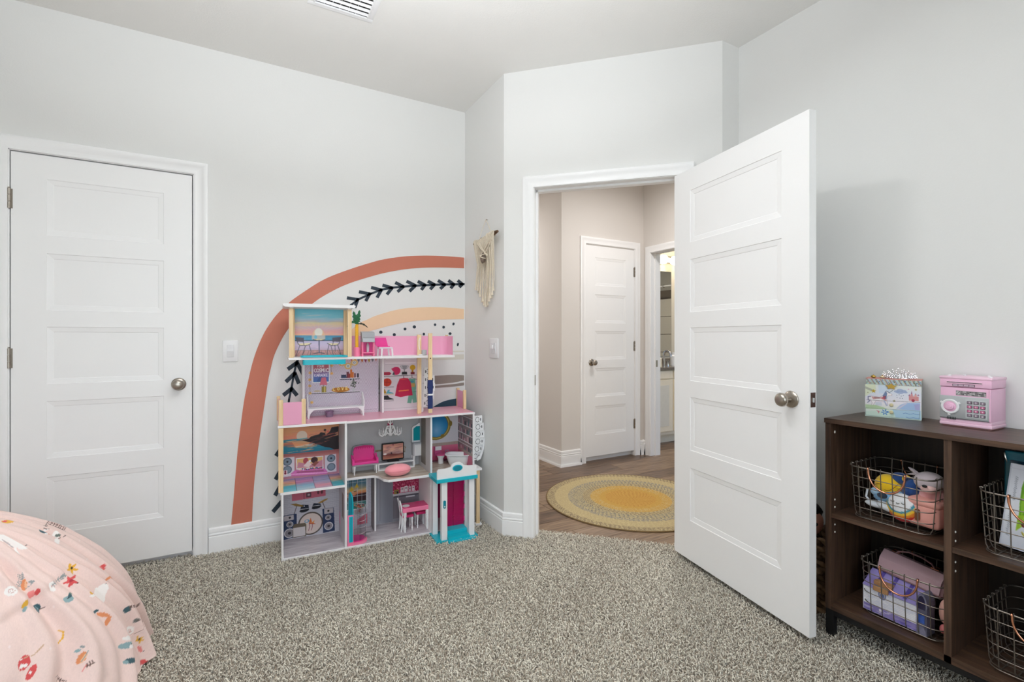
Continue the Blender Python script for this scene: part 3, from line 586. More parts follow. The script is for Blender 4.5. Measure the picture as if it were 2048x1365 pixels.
for L in ([(320, 790), (365, 915), (400, 940), (500, 945), (560, 930), (608, 900)], [(465, 790), (455, 850), (470, 930)], [(395, 940), (320, 1155)], [(500, 945), (440, 1135)], [(565, 925), (605, 1060), (590, 1130)]): c.line(qp(q, L), 1.1, IR)
c.poly(qp(q, [(1015, 790), (1190, 775), (1150, 870), (1010, 865)]), (84, 80, 96)); c.poly(qp(q, [(915, 900), (1150, 900), (1120, 935), (1000, 945)]), (236, 222, 178))
for L in ([(1185, 785), (1150, 900), (1110, 935), (1000, 945), (915, 900)], [(1035, 860), (1020, 930)], [(950, 930), (915, 1070), (925, 1130)], [(985, 945), (1035, 1140)], [(1120, 935), (1190, 1150)], [(1065, 945), (1070, 1060)]): c.line(qp(q, L), 1.1, IR)
c.poly(qp(q, [(640, 815), (875, 815), (800, 840), (720, 840)]), (230, 216, 170)); c.line(qp(q, [(640, 822), (720, 842), (800, 842), (875, 822)]), .9, IR); c.line(qp(q, [(757, 840), (760, 1085)]), 2, (84, 90, 116)); c.line(qp(q, [(650, 1105), (760, 1080), (860, 1100)]), 1.4, IR); c.ell(*q(690, 775), 2.6, 3.5, (120, 200, 226))
sheet('sunset_picture', c, (.045, .168, Z4), (.302, 0, 0), (0, 0, .272), dh, label='printed sunset terrace picture panel')
DP('back_panel', MB().box(.04, .352, .169, .176, Z4, 1.357), WHITEB)
# chevron room
q = quad(145, 1535, 165, 130, 1175, 1075, 140, 0, 115); c = Cv(140, 115, 230, 185, (232, 226, 236), 2)
zz = np.abs(((c.X / 9.6) % 2) - 1) * 7.2; ph = ((c.Y + zz * 1.) % 2.9) / 2.9; c.put(ph < .30, (172, 146, 174)); c.rect(0, 111.5, 140, 115, (206, 196, 206)); c.rect(0, 108.5, 140, 109.3, (170, 160, 172), .6)
for i, x in enumerate(np.linspace(84, 139, 9)):
    c.poly([(x, 1.5 + 3 * sin(i * .4)), (x + 6, 2 + 3 * sin(i * .4)), (x + 3, 9 + 3 * sin(i * .4))], [(198, 80, 96), (214, 150, 60), (116, 122, 140), (206, 120, 60), (150, 50, 90), (190, 160, 60), (120, 120, 130), (230, 160, 150), (200, 170, 60)][i])
for x, y in ((830, 240), (945, 295), (1065, 235)): X, Y = q(x, y); c.ell(X, Y, 7, 6.5, (232, 192, 96), a=.8).ell(X, Y, 4, 4, (238, 240, 236)).ell(X, Y, 2.2, 2.4, (120, 150, 160)).ell(X, Y, 1.1, 1.2, (240, 240, 240))
c.rect(14.6, 4, 46, 50, (250, 250, 250)); c.vgrad([(4, (214, 120, 128)), (20, (196, 104, 120)), (28, (150, 104, 150)), (36, (106, 116, 190)), (48, (66, 120, 196))], 16, 5.5, 44.5, 48)
c.text('YOUR', 23, 15, 4, .8, (250, 240, 244)); c.text('COSMIC', 18, 21.5, 7, 1.3, (255, 255, 255), .62); c.text('KARAOKE', 18.4, 32, 5.2, .9, (250, 240, 250), .68)
c.poly([(22, 48), (27, 38), (33, 38), (38, 48)], (60, 80, 140), .6)
def star(X, Y, r=3): c.ell(X, Y, r, r, (244, 200, 130), a=.45); [c.line([(X - r * .9 * cos(a), Y - r * .9 * sin(a)), (X + r * .9 * cos(a), Y + r * .9 * sin(a))], .7, (240, 180, 70)) for a in (0, .8, 1.6, 2.4)]
for x, y in ((235, 260), (250, 420), (245, 540), (245, 645), (250, 770), (280, 930), (640, 290), (640, 425), (560, 250), (440, 250)): star(*q(x, y))
c.line(qp(q, [(265, 240), (245, 640), (250, 770)]), .6, (110, 90, 70)); c.line(qp(q, [(622, 230), (632, 400)]), .6, (110, 90, 70))
c.poly(qp(q, [(455, 500), (535, 495), (560, 625), (420, 630)]), (226, 116, 138)); c.rect(*q(455, 655), *q(540, 755), (150, 132, 50)); c.rect(*q(500, 655), *q(525, 755), (222, 200, 110)); c.line(qp(q, [(490, 630), (490, 655)]), 1, (90, 80, 50))
c.ell(*q(375, 735), 6, 2, (206, 186, 160)); c.line(qp(q, [(285, 780), (1165, 737)]), 1.6, (70, 66, 74)); c.line(qp(q, [(285, 770), (1165, 727)]), .9, (246, 246, 246))
c.ell(*q(805, 705), 17, 5.2, (196, 122, 26)); c.text('LOVE', *q(668, 672), 5.6, 1.3, (255, 232, 140), 1.42)
c.line(qp(q, [(800, 530), (1165, 512)]), 1.4, (60, 66, 86)); c.line(qp(q, [(800, 518), (1165, 502)]), .9, (250, 250, 250))
for (x0, y0, x1, y1), k in zip(((815, 450, 910, 475), (815, 478, 930, 500), (915, 395, 965, 500), (940, 430, 985, 498), (985, 355, 1025, 495), (1020, 400, 1055, 495), (1065, 420, 1090, 490), (1115, 420, 1150, 490)), ((40, 46, 80), (50, 70, 110), (110, 46, 60), (150, 46, 50), (206, 110, 30), (214, 120, 40), (110, 40, 40), (60, 50, 70))): c.rect(*q(x0, y0), *q(x1, y1), k)
r9 = random.Random(9)
for _ in range(70): x, y = r9.gauss(1050, 28), r9.gauss(590, 36); c.ell(*q(x, y), 1.2, .8, r9.choice([(60, 66, 60), (96, 104, 92), (210, 210, 205)]), r9.uniform(0, 3))
c.poly(qp(q, [(1010, 680), (1090, 675), (1075, 722), (1030, 725)]), (206, 206, 210))
sheet('chevron_picture', c, (.125, .272, Z3), (.43, 0, 0), (0, 0, .3455), dh, label='printed purple chevron wall with posters and shelf')
DP('back_panel', MB().box(.124, .556, .273, .28, Z3, 1.0725), WHITEB)
# clothes picture
q = quad(205, 865, 130, 120, 1130, 1100, 65, 0, 100); c = Cv(65, 100, 110, 165, (226, 220, 224), 2)
c.rect(6, 3, 60, 6, (240, 236, 240)).rect(6, 6, 60, 6.6, (188, 180, 186)).rect(5, 11, 56, 14, (244, 240, 244)).rect(5, 14, 56, 14.5, (196, 188, 194)).rect(0, 95.5, 65, 96.2, (190, 182, 188))
c.line(qp(q, [(205, 490), (800, 470)]), 1.1, (90, 86, 92)); c.line(qp(q, [(205, 478), (800, 460)]), .7, (250, 250, 250))
RED = (196, 24, 76)
c.poly(qp(q, [(210, 440), (240, 410), (330, 410), (360, 440), (330, 468), (230, 470)]), (178, 26, 66)); c.ell(*q(440, 390), 7.2, 7.6, (206, 20, 92)); c.poly(qp(q, [(355, 350), (430, 320), (400, 420), (370, 470)]), (226, 220, 224)); c.poly(qp(q, [(355, 350), (430, 318), (440, 400), (390, 400)]), (206, 20, 92)); c.poly(qp(q, [(375, 465), (400, 395), (420, 465)]), (60, 66, 76))
SV = (150, 152, 156); c.poly(qp(q, [(535, 290), (635, 290), (615, 355), (580, 375), (555, 355)]), SV); c.line(qp(q, [(540, 300), (515, 300), (530, 340), (560, 350)]), .9, SV); c.line(qp(q, [(630, 300), (652, 300), (640, 335), (610, 350)]), .9, SV); c.rect(*q(575, 370), *q(592, 410), SV); c.poly(qp(q, [(535, 460), (540, 410), (625, 408), (630, 458)]), (30, 30, 34))
c.ell(*q(725, 330), 4.8, 5, (214, 170, 30)); c.rect(*q(705, 375), *q(740, 420), (190, 140, 40)); c.rect(*q(690, 415), *q(760, 455), (120, 30, 34))
c.ell(*q(288, 600), 7.3, 7.4, (206, 50, 24)); c.line(qp(q, [(220, 590), (355, 610)]), .6, (120, 20, 16)); c.line(qp(q, [(290, 530), (280, 670)]), .6, (120, 20, 16))
c.line(qp(q, [(205, 690), (400, 685)]), .9, (110, 106, 110)); c.poly(qp(q, [(205, 805), (205, 730), (240, 715), (275, 780), (270, 805)]), (190, 150, 40)); c.poly(qp(q, [(270, 805), (300, 740), (340, 735), (320, 770), (395, 795), (395, 808)]), (96, 176, 190)); c.line(qp(q, [(205, 822), (400, 815)]), 1.3, (210, 200, 150))
c.poly(qp(q, [(205, 920), (205, 850), (300, 838), (330, 880), (400, 905), (400, 920)]), (30, 30, 36)); c.line(qp(q, [(205, 930), (400, 922)]), 1, (246, 246, 246)); c.line(qp(q, [(205, 945), (400, 935)]), .8, (110, 106, 110))
G = (110, 172, 150)
c.line(qp(q, [(570, 480), (570, 525)]), .8, (50, 50, 50)); c.line(qp(q, [(712, 475), (715, 520)]), .8, (50, 50, 50)); c.line(qp(q, [(655, 545), (715, 518), (795, 550)]), .9, (110, 110, 100))
c.poly(qp(q, [(660, 540), (780, 540), (770, 580), (785, 680), (780, 790), (800, 975), (730, 985), (718, 900), (700, 990), (630, 985), (660, 800)]), G); c.rect(*q(695, 625), *q(765, 690), (190, 160, 96)); c.line(qp(q, [(670, 790), (785, 780)]), .9, (70, 130, 110)); c.ell(*q(715, 590), 3, 1.8, (60, 150, 170))
c.poly(qp(q, [(500, 535), (570, 520), (640, 525), (690, 600), (725, 845), (640, 850), (520, 875), (420, 850), (455, 650)]), RED); c.line(qp(q, [(505, 545), (570, 548), (640, 535)]), 1.2, (226, 70, 60)); c.line(qp(q, [(490, 762), (650, 748)]), 1.8, (240, 140, 70)); c.line(qp(q, [(480, 620), (470, 850)]), .5, (150, 10, 56))
sheet('clothes_picture', c, (.578, .272, Z3), (.248, 0, 0), (0, 0, .3455), dh, label='printed sports wardrobe picture')
DP('back_panel', MB().box(.578, .826, .273, .28, Z3, 1.0725), WHITEB)
# beach music room
q = quad(130, 810, 520, 455, 1145, 1035, 110, 14, 108); c = Cv(110, 112, 165, 165, (232, 160, 120), 2)
c.vgrad([(0, (216, 150, 110)), (20, (232, 166, 116)), (34, (240, 150, 120))], 0, 0, 110, 38, 1.2); c.streaks(22, 6, 36, [(236, 140, 130), (240, 190, 130), (206, 130, 140)], (14, 50), a=.45, seed=11)
c.ell(*q(370, 605), 10, 10, (236, 216, 196)); c.vgrad([(36, (60, 150, 170)), (46, (226, 120, 90)), (52, (40, 140, 168)), (64, (30, 120, 150))], 0, 36, 110, 65, 1.5)
c.streaks(44, 37, 64, [(30, 140, 165), (240, 150, 110), (70, 180, 195), (246, 190, 140), (20, 90, 120)], (12, 44), (.6, 2.), .8, -.05, 12); c.poly(qp(q, [(250, 680), (470, 660), (430, 760), (300, 760)]), (250, 190, 130), .6); c.streaks(14, 38, 56, [(255, 240, 226), (250, 170, 120)], (8, 22), a=.8, seed=13, x0=24, x1=60)
DK = (40, 28, 34); c.poly(qp(q, [(370, 665), (450, 640), (480, 605), (520, 590), (570, 580), (590, 555), (640, 560), (650, 590), (700, 540), (720, 490), (805, 475), (810, 780), (760, 770), (700, 745), (640, 740), (560, 710), (500, 690)]), DK)
c.streaks(20, 30, 50, [(216, 110, 90), (120, 60, 60), (240, 170, 130)], (10, 34), (.5, 1.6), .75, -.16, 14, 52, 108); c.ell(*q(640, 525), 2.5, 2.2, (60, 40, 40)); c.line(qp(q, [(640, 525), (645, 560)]), .7, DK); c.rect(*q(660, 535), *q(690, 555), (236, 120, 100))
c.rect(0, 63.5, 110, 112, (196, 120, 116)); c.vgrad([(64, (160, 90, 90)), (74, (206, 136, 134)), (112, (190, 130, 150))], 0, 64, 110, 112)
for P, C1, C2 in (([(145, 890), (285, 870), (285, 1110), (145, 1140)], (205, 938), (205, 1040)), ([(640, 845), (775, 820), (780, 1040), (640, 1060)], (715, 878), (717, 985))):
    c.poly(qp(q, P), (226, 220, 230)); [c.ell(*q(*k), 8.2, 7.6, (96, 108, 124)).ell(*q(*k), 6.4, 6, (132, 150, 168)) for k in (C1, C2)]; c.ell(*q(*C1), 2, 1.9, (40, 44, 60))
c.poly(qp(q, [(300, 890), (620, 850), (622, 1000), (305, 1035)]), (248, 240, 240)); c.poly(qp(q, [(312, 900), (610, 862), (612, 985), (318, 1020)]), (236, 196, 130)); c.poly(qp(q, [(312, 1015), (330, 940), (460, 960), (612, 900), (612, 985)]), (206, 130, 170), .8)
c.ell(*q(415, 920), 5, 6, (190, 80, 90)); c.ell(*q(515, 905), 6.5, 6, (70, 36, 40)); c.poly(qp(q, [(385, 990), (440, 920), (480, 960), (450, 1000)]), (246, 226, 220)); c.poly(qp(q, [(480, 970), (530, 920), (570, 930), (520, 985)]), (150, 84, 74)); c.ell(*q(462, 923), 2.2, 2.4, (250, 246, 250))
c.poly(qp(q, [(245, 1085), (290, 1045), (640, 1010), (670, 1045), (665, 1075), (248, 1120)]), (222, 120, 190)); c.line(qp(q, [(245, 1098), (668, 1058)]), 1.6, (250, 190, 226)); c.poly(qp(q, [(310, 1060), (620, 1025), (630, 1045), (310, 1078)]), (176, 90, 130))
r9 = random.Random(4)
for k in range(24): c.ell(*q(340 + k * 12, 1035 - k * 1.6 + r9.uniform(-8, 8)), 1.5, 1.2, r9.choice([(240, 240, 240), (200, 60, 90), (70, 90, 130), (240, 200, 120)]))
c.poly(qp(q, [(160, 1050), (205, 1045), (205, 1110), (162, 1116)]), (250, 230, 236)); c.ell(*q(182, 1062), 1.6, 1.8, (130, 30, 60)); c.ell(*q(182, 1086), 2, 2.2, (130, 30, 60))
sheet('beach_picture', c, (.0, BV, Z2), (.3185, 0, 0), (0, 0, .336), dh, label='printed beach sunset and music desk picture')
DP('back_panel', MB().box(-.005, .3195, BV + .001, .27, Z2, .7135), WHITEB)
c = Cv(100, 80, 120, 90, (190, 150, 170))
for i, (x0, x1) in enumerate(((0, 23), (23.6, 52), (52.6, 80), (80.6, 100))):
    c.vgrad([[(0, (120, 130, 190)), (30, (236, 160, 110)), (52, (60, 170, 190)), (80, (120, 200, 214))], [(0, (140, 130, 186)), (30, (206, 140, 180)), (48, (120, 180, 206)), (80, (190, 214, 226))], [(0, (150, 150, 190)), (40, (166, 176, 206)), (62, (226, 150, 170)), (80, (200, 170, 190))], [(0, (130, 120, 190)), (32, (240, 176, 120)), (56, (60, 166, 180)), (80, (70, 176, 190))]][i], x0, 0, x1, 80, 3)
    c.streaks(14, 8, 78, [(250, 220, 200), (240, 130, 140), (70, 180, 200), (226, 190, 220)], (6, 18), (.6, 2.), .55, .08, 20 + i, x0, x1)
for x in (23.3, 52.3, 80.3): c.line([(x, 0), (x, 80)], .7, (60, 40, 70))
c.rect(0, 30, 100, 31, (60, 40, 70)); sheet('tile_print', c, (.0, .003, Z2 + .0006), (.3185, 0, 0), (0, .255, 0), dh, label='printed floor of rainbow tiles')
# drum room
q = quad(125, 1050, 250, 150, 960, 815, 100, 24, 112); c = Cv(100, 112, 150, 165, (206, 204, 212), 2)
for k in range(30):
    y = k * 3.6; c.rect(0, y, 100, y + .45, (176, 174, 186)); [c.rect(x, y, x + .45, y + 3.6, (182, 180, 192)) for x in np.arange((k % 2) * 4, 100, 8)]
c.poly(qp(q, [(270, 230), (820, 165), (825, 275), (275, 355)]), (206, 104, 126)); c.line(qp(q, [(465, 210), (468, 325)]), .8, (90, 30, 50)); c.rect(*q(500, 230), *q(585, 290), (110, 70, 84)); c.ell(*q(545, 258), 2.4, 2, (200, 170, 180)); c.ell(*q(700, 220), 2, 4, (110, 60, 70)); c.ell(*q(760, 215), 2, 4, (110, 60, 70))
NB = (40, 56, 92)
for P in ([(130, 580), (310, 550), (350, 550), (350, 900), (140, 960)], [(770, 480), (960, 455), (980, 810), (780, 850)]): c.poly(qp(q, P), NB)
c.poly(qp(q, [(145, 590), (300, 562), (305, 640), (150, 668)]), (200, 192, 196)); c.poly(qp(q, [(800, 482), (950, 460), (952, 535), (802, 560)]), (200, 192, 196)); c.ell(*q(240, 610), 2, 2, (40, 36, 40)); c.ell(*q(870, 508), 2, 2, (40, 36, 40))
for x, y, r in ((240, 715, 5.8), (235, 850, 9.2), (867, 610, 5.4), (875, 740, 8)): X, Y = q(x, y); c.ell(X, Y, r, r * .98, (236, 234, 238)).ell(X, Y, r * .84, r * .82, (150, 144, 150)).ell(X, Y, r * .3, r * .3, (50, 46, 54))
X, Y = q(575, 700); c.ell(X, Y, 22, 22.5, (86, 74, 66)).ell(X, Y, 19.6, 20, (232, 214, 206)); 
for P, k in (([(545, 690), (575, 610), (600, 690)], (226, 120, 60)), ([(590, 690), (640, 650), (620, 715)], (236, 150, 70)), ([(550, 690), (640, 700), (660, 712), (560, 712)], (206, 96, 60))): c.poly(qp(q, P), k)
c.line(qp(q, [(550, 700), (560, 750), (540, 815)]), 1, (150, 60, 80)); c.line(qp(q, [(605, 710), (600, 760), (585, 805)]), 1, (150, 60, 80)); c.ell(*q(515, 665), 4.6, 3.2, (120, 170, 200)); c.ell(*q(510, 665), 2.4, 2, (232, 214, 206))
c.poly(qp(q, [(285, 750), (310, 712), (485, 690), (505, 720), (500, 895), (285, 925)]), (110, 96, 80)); c.poly(qp(q, [(292, 775), (485, 745), (490, 885), (295, 915)]), (222, 214, 214))
for a, b_ in (((430, 410), (540, 520)), ((625, 390), (740, 470))): 
    c.poly(qp(q, [(a[0], a[1]), (b_[0], a[1] + 5), (b_[0] + 10, b_[1] - 30), (a[0] - 30, b_[1] - 20)]), (36, 42, 60)); c.ell(*q((a[0] + b_[0]) / 2 - 15, b_[1] - 18), 8.2, 3.2, (26, 28, 40), -.1); c.line(qp(q, [(a[0] - 30, b_[1] - 35), (b_[0], b_[1] - 50)]), .8, (236, 236, 240))
c.poly(qp(q, [(245, 400), (340, 390), (460, 425), (440, 445), (330, 430)]), (150, 116, 56)); c.poly(qp(q, [(690, 390), (780, 340), (860, 312), (850, 335), (760, 385)]), (176, 132, 60))
c.line(qp(q, [(350, 430), (310, 550)]), 1.2, (90, 74, 80)); c.line(qp(q, [(770, 370), (810, 460)]), 1.2, (90, 74, 80)); c.rect(*q(460, 425), *q(480, 440), (230, 230, 236))
sheet('drum_picture', c, (.0095, BV, Z1), (.309, 0, 0), (0, 0, .335), dh, label='printed drum kit and loudspeakers picture')
DP('back_panel', MB().box(.004, .3195, BV + .001, .27, Z1, .358), WHITEB)
# stair hall with window, kitchen
q = quad(155, 575, 140, 95, 960, 885, 60, 10, 108); c = Cv(60, 110, 90, 160, (210, 206, 214), 2)
for k in range(34):
    y = k * 3.3; c.rect(0, y, 60, y + .4, (176, 174, 186)); [c.rect(x, y, x + .4, y + 3.3, (182, 180, 192)) for x in np.arange((k % 2) * 3.5, 60, 7)]
X1, Y1 = q(505, 600); c.rect(0, 0, X1 + 2.4, Y1 + 2.4, (236, 236, 240)); c.vgrad([(0, (60, 120, 140)), (22, (90, 130, 150)), (34, (240, 190, 120)), (44, (226, 120, 90)), (50, (110, 50, 44)), (54, (70, 120, 120)), (Y1, (60, 130, 120))], 0, 0, X1, Y1, 1.5)
c.streaks(30, 30, Y1, [(60, 36, 40), (230, 130, 90), (40, 120, 130), (250, 200, 130)], (6, 20), (.6, 2), .7, 0, 31, 0, X1); c.poly([(X1 * .35, 50), (X1 * .6, 42), (X1, 40), (X1, 56), (X1 * .4, 56)], (60, 34, 40))
for x in np.linspace(X1 * .1, X1, 6): c.rect(x - .35, 0, x + .35, Y1, (220, 226, 232))
for y in (17, 33, 45, 57): c.rect(0, y, X1, y + .7, (220, 226, 232))
for x, y in ((190, 250), (300, 270), (370, 220)): X, Y = q(x, y); c.line([(X, 10), (X, Y)], .5, (70, 60, 40)).poly([(X - 4, Y + 6), (X, Y - 3), (X + 4, Y + 6)], (226, 190, 60))
c.poly(qp(q, [(380, 800), (520, 700), (520, 860), (380, 890)]), (216, 110, 130)); c.poly(qp(q, [(340, 640), (470, 600), (475, 680), (350, 720)]), (176, 170, 170)); r9 = random.Random(8)
for _ in range(26): c.ell(*q(r9.gauss(405, 34), r9.gauss(575, 22)), 1.6, 1.3, r9.choice([(220, 110, 70), (190, 70, 60), (96, 110, 70), (236, 170, 140)]))
sheet('window_picture', c, (.331, BV, Z1), (.178, 0, 0), (0, 0, .334), dh, label='printed barred window picture behind the lift')
q = quad(1065, 1510, 600, 560, 955, 885, 120, 24, 104); c = Cv(120, 110, 180, 165, (150, 148, 156), 2)
c.rect(0, 0, 120, 24, (120, 116, 124)); X0 = q(1255, 600)[0]
gx = np.sin(c.X * .09 + 1) * 14; m = (c.X < X0); c.a[m] = (np.array([150, 151, 160]) + gx[m][:, None]); c.rect(X0 * .33, 0, X0 * .36, 104, (84, 84, 92)); c.rect(X0 * .3, 0, X0 * .33, 104, (196, 196, 202)); c.rect(0, 28, 6, 40, (30, 30, 36)); c.ell(3, 35, 1.6, 2, (180, 180, 190))
c.rect(X0, 0, 120, 52, (176, 40, 84)); r9 = random.Random(6)
for _ in range(420): c.rect(*(lambda x, y: (x, y, x + r9.uniform(.8, 2.4), y + r9.uniform(.8, 2.4)))(r9.uniform(X0, 119), r9.uniform(24, 51)), r9.choice([(150, 20, 60), (226, 90, 130), (240, 170, 190), (196, 50, 96), (120, 16, 50)]))
c.rect(X0, 22, 120, 26, (130, 110, 116)); c.rect(X0, 52, 120, 57, (206, 200, 204)); c.rect(X0, 57, 120, 104, (130, 124, 132)); c.rect(X0 + 2, 57.5, 120, 60, (84, 80, 88)); c.line([(X0 + 2, 66), (X0 + 2, 104)], .6, (100, 96, 104))
for x, y, w, h, k in ((X0 + 3, 44, 12, 9, (150, 130, 60)), (X0 + 20, 40, 9, 11, (236, 226, 226)), (X0 + 30, 39, 9, 12, (240, 232, 232)), (X0 + 41, 41, 7, 10, (220, 206, 210)), (X0 + 50, 40, 8, 11, (232, 220, 224))): c.rect(x, y, x + w, y + h, k).rect(x + 2, y + 3, x + w - 2, y + 5, (120, 90, 90))
c.ell(X0 + 12, 50, 2.4, 2.4, (30, 26, 30)); c.rect(X0 + 34, 60, X0 + 58, 63, (226, 222, 226)); c.line([(X0 + 14, 58), (X0 + 14, 64), (X0 + 18, 64)], .8, (200, 200, 206))
sheet('kitchen_picture', c, (.519, BV, Z1), (.292, 0, 0), (0, 0, .334), dh, label='printed kitchen picture with steel fridge and pink mosaic')
DP('back_panel', MB().box(.331, .811, BV + .001, .27, Z1, .357), WHITEB)
# living room and bathroom
q = quad(165, 1530, 190, 120, 1010, 930, 160, 14, 104); c = Cv(160, 106, 130, 86, (190, 190, 192)); RN = np.random.default_rng(2)
c.a += (RN.random(c.a.shape[:2])[..., None] - .5) * 12; c.line(qp(q, [(640, 690), (1275, 640)]), 2.6, (128, 112, 56)); c.line(qp(q, [(640, 682), (1275, 632)]), .8, (176, 156, 90))
c.poly(qp(q, [(1140, 640), (1275, 610), (1275, 720), (1140, 730)]), (128, 116, 92)); [c.rect(*(lambda p: (p[0], p[1], p[0] + 3, p[1] + 9))(q(1150 + k * 16, 640 - k * 3)), k2) for k, k2 in enumerate(((96, 110, 70), (140, 120, 100), (70, 84, 80), (150, 60, 60), (206, 90, 70), (226, 140, 90), (190, 180, 170)))]
c.poly(qp(q, [(1140, 745), (1275, 725), (1275, 790), (1140, 800)]), (206, 208, 210)); c.rect(*q(1160, 765), *q(1260, 785), (120, 120, 126))
sheet('living_picture', c, (.331, BV, .3713), (.48, 0, 0), (0, 0, .3425), dh, label='printed grey living room wall')
q = quad(160, 525, 500, 470, 1100, 1040, 85, 12, 104); c = Cv(85, 106, 120, 150, (226, 220, 224), 2)
c.rect(0, 72, 85, 106, (206, 96, 130)); c.rect(0, 68, 85, 74, (190, 172, 160)); [c.rect(x, 68, x + .4, 74, (160, 140, 130)) for x in np.arange(0, 85, 2.2)]; c.vgrad([(74, (222, 116, 148)), (100, (186, 70, 106))], 0, 74, 85, 106); c.rect(0, 102, 85, 106, (120, 60, 80))
X, Y = q(312, 640); c.ell(X, Y - 4, 32.5, 29.5, (150, 124, 48)).ell(X, Y - 4, 29.5, 27, (206, 182, 96)).ell(X, Y - 4, 27, 25, (120, 100, 40)); m = ((c.X - X) / 25.5) ** 2 + ((c.Y - Y + 4) / 23.6) ** 2 <= 1; t = np.clip(((c.X - X) ** 2 + (c.Y - Y - 6) ** 2) ** .5 / 26, 0, 1)[m][:, None]; c.a[m] = np.array([130, 186, 226]) * (1 - t) + np.array([20, 130, 190]) * t
for a in (-.6, .6): c.ell(X + 24 * sin(a), Y + 22 * cos(a), 4, 3.6, (150, 124, 48))
for a in (1.5, -1.5): c.ell(X + 32 * sin(a), Y - 6, 4, 6, (140, 114, 44))
sheet('bath_picture', c, (.8215, BV, .3713), (.2605, 0, 0), (0, 0, .3425), dh, label='printed bathroom wall with oval gold mirror')
c = Cv(80, 106, 100, 135, (196, 170, 164)); c.rect(0, 8, 80, 74, (150, 128, 128)); c.rect(0, 84, 80, 106, (200, 100, 130)); c.rect(0, 78, 80, 84, (170, 150, 140))
for y in (10, 28, 45, 60, 66): c.rect(0, y, 80, y + 1.6, (236, 230, 232))
r9 = random.Random(14)
for y0, y1 in ((12, 28), (30, 45), (47, 60), (68, 78)):
    x = 2
    while x < 76: w = r9.uniform(3, 8); c.rect(x, y1 - r9.uniform(.4, .95) * (y1 - y0), x + w - .8, y1, r9.choice([(84, 74, 84), (176, 110, 130), (216, 190, 196), (96, 120, 124), (60, 46, 60), (206, 150, 160)])); x += w
sheet('shelf_picture', c, (1.0815, BV, .3713), (0, -.262, 0), (0, 0, .3425), dh, label='printed bathroom shelves on the right wall')
DP('back_panel', MB().box(.331, 1.082, BV + .001, .27, .3713, .714), WHITEB)
# posts and railings
def post(u, v, z0, z1, w=.0215, d=.017): DP('post', B(u - w / 2, u + w / 2, v - d / 2, v + d / 2, z0, z1), PINE)
post(.047, .008, Z4, 1.353, .021); post(.345, .008, Z4, 1.353, .021); post(.338, .13, Z4, 1.353, .02); post(.06, .155, Z4, 1.353, .02)
post(-.003, .006, Z3, .862, .021); post(.108, .012, Z3, .862, .022); post(-.012, .205, Z3, .862, .018); post(-.003, .008, Z2, .713, .024); post(.0, .25, Z2, .713, .02)
post(.765, .088, Z3, 1.212, .024); post(.8, -.028, Z3 + .017, 1.2195, .0225, .014); post(.972, .178, Z4, 1.212, .014)
post(1.084, .146, Z3, .85, .018); post(1.094, .298, Z3, .85, .018); post(1.121, .008, .02, .358, .022)
rp = lambda *a: DP('railing_panel', MB().box(*a), PINK)
rp(.008, .098, .001, .006, Z3 + .002, .848); rp(-.013, -.008, .015, .2, Z3 + .002, .848); rp(1.086, 1.091, .154, .29, Z3 + .002, .838)
g = [(.36, .182)] + [(.93, .182)] + [(.93 + .04 * sin(t), .142 + .04 * cos(t)) for t in np.linspace(0, pi / 2, 6)] + [(.970, .05)]
b = MB(); b.prism(g + [(x - (.004 if x > .93 else 0), y - .004) for x, y in g[::-1]], Z4, 1.203, 'xy'); DP('railing_panel', b, PINK, 30, 'curved pink terrace railing')
DP('balcony_board', B(1.09, 1.142, -.012, .1, .358, .371), WHITEB); DP('foot_board', B(1.10, 1.142, -.01, .03, .008, .021), WHITEB)
DP('screw', MB().lathe([(0, 0), (.004, 0), (.003, -.002), (0, -.0025)], (.8, -.0352, 1.07), 10, axis=1), BLACK)
rf = [(.012, 1.357)] + arc(.363, 1.3645, .0075, -pi / 2, pi / 2, 5) + arc(.017, 1.3645, .0075, pi / 2, 1.5 * pi, 5)
DP('roof', MB().prism([(.017, 1.3565), (.365, 1.3565), (.372, 1.361), (.374, 1.368), (.37, 1.374), (.012, 1.374), (.006, 1.370), (.008, 1.362)], -.02, .2, 'xz'), WHITEB, label='white slab roof')
for u in (.047, .345): DP('cap', MB().lathe([(0, 0), (.010, 0), (.010, .012), (0, .012)], (u, .0, 1.35), 12), WHITEB)
P = rrect(.095, .335, -.008, .125, .012); Pi = rrect(.105, .325, .002, .115, .01)
b = MB(); n = len(P)
for z, Q in ((Z4 - .04, Pi), (Z4 + .001, Pi), (Z4 + .001, P), (Z4 + .007, P), (Z4 + .009, [(x * .99 + .002, y * .97 + .0015) for x, y in P]), (Z4 + .008, rrect(.107, .323, .004, .113, .01)), (Z4 - .034, rrect(.112, .318, .009, .108, .008))): b.v += [(x, y, z) for x, y in Q]
for i in range(6): b.f += [(i * n + j, i * n + (j + 1) % n, i * n + n + (j + 1) % n, i * n + n + j) for j in range(n)]
b.f += [tuple(range(n))[::-1], tuple(6 * n + j for j in range(n))]; DP('pool_tray', b, TEAL, 40, 'teal plastic pool sunk into the terrace')
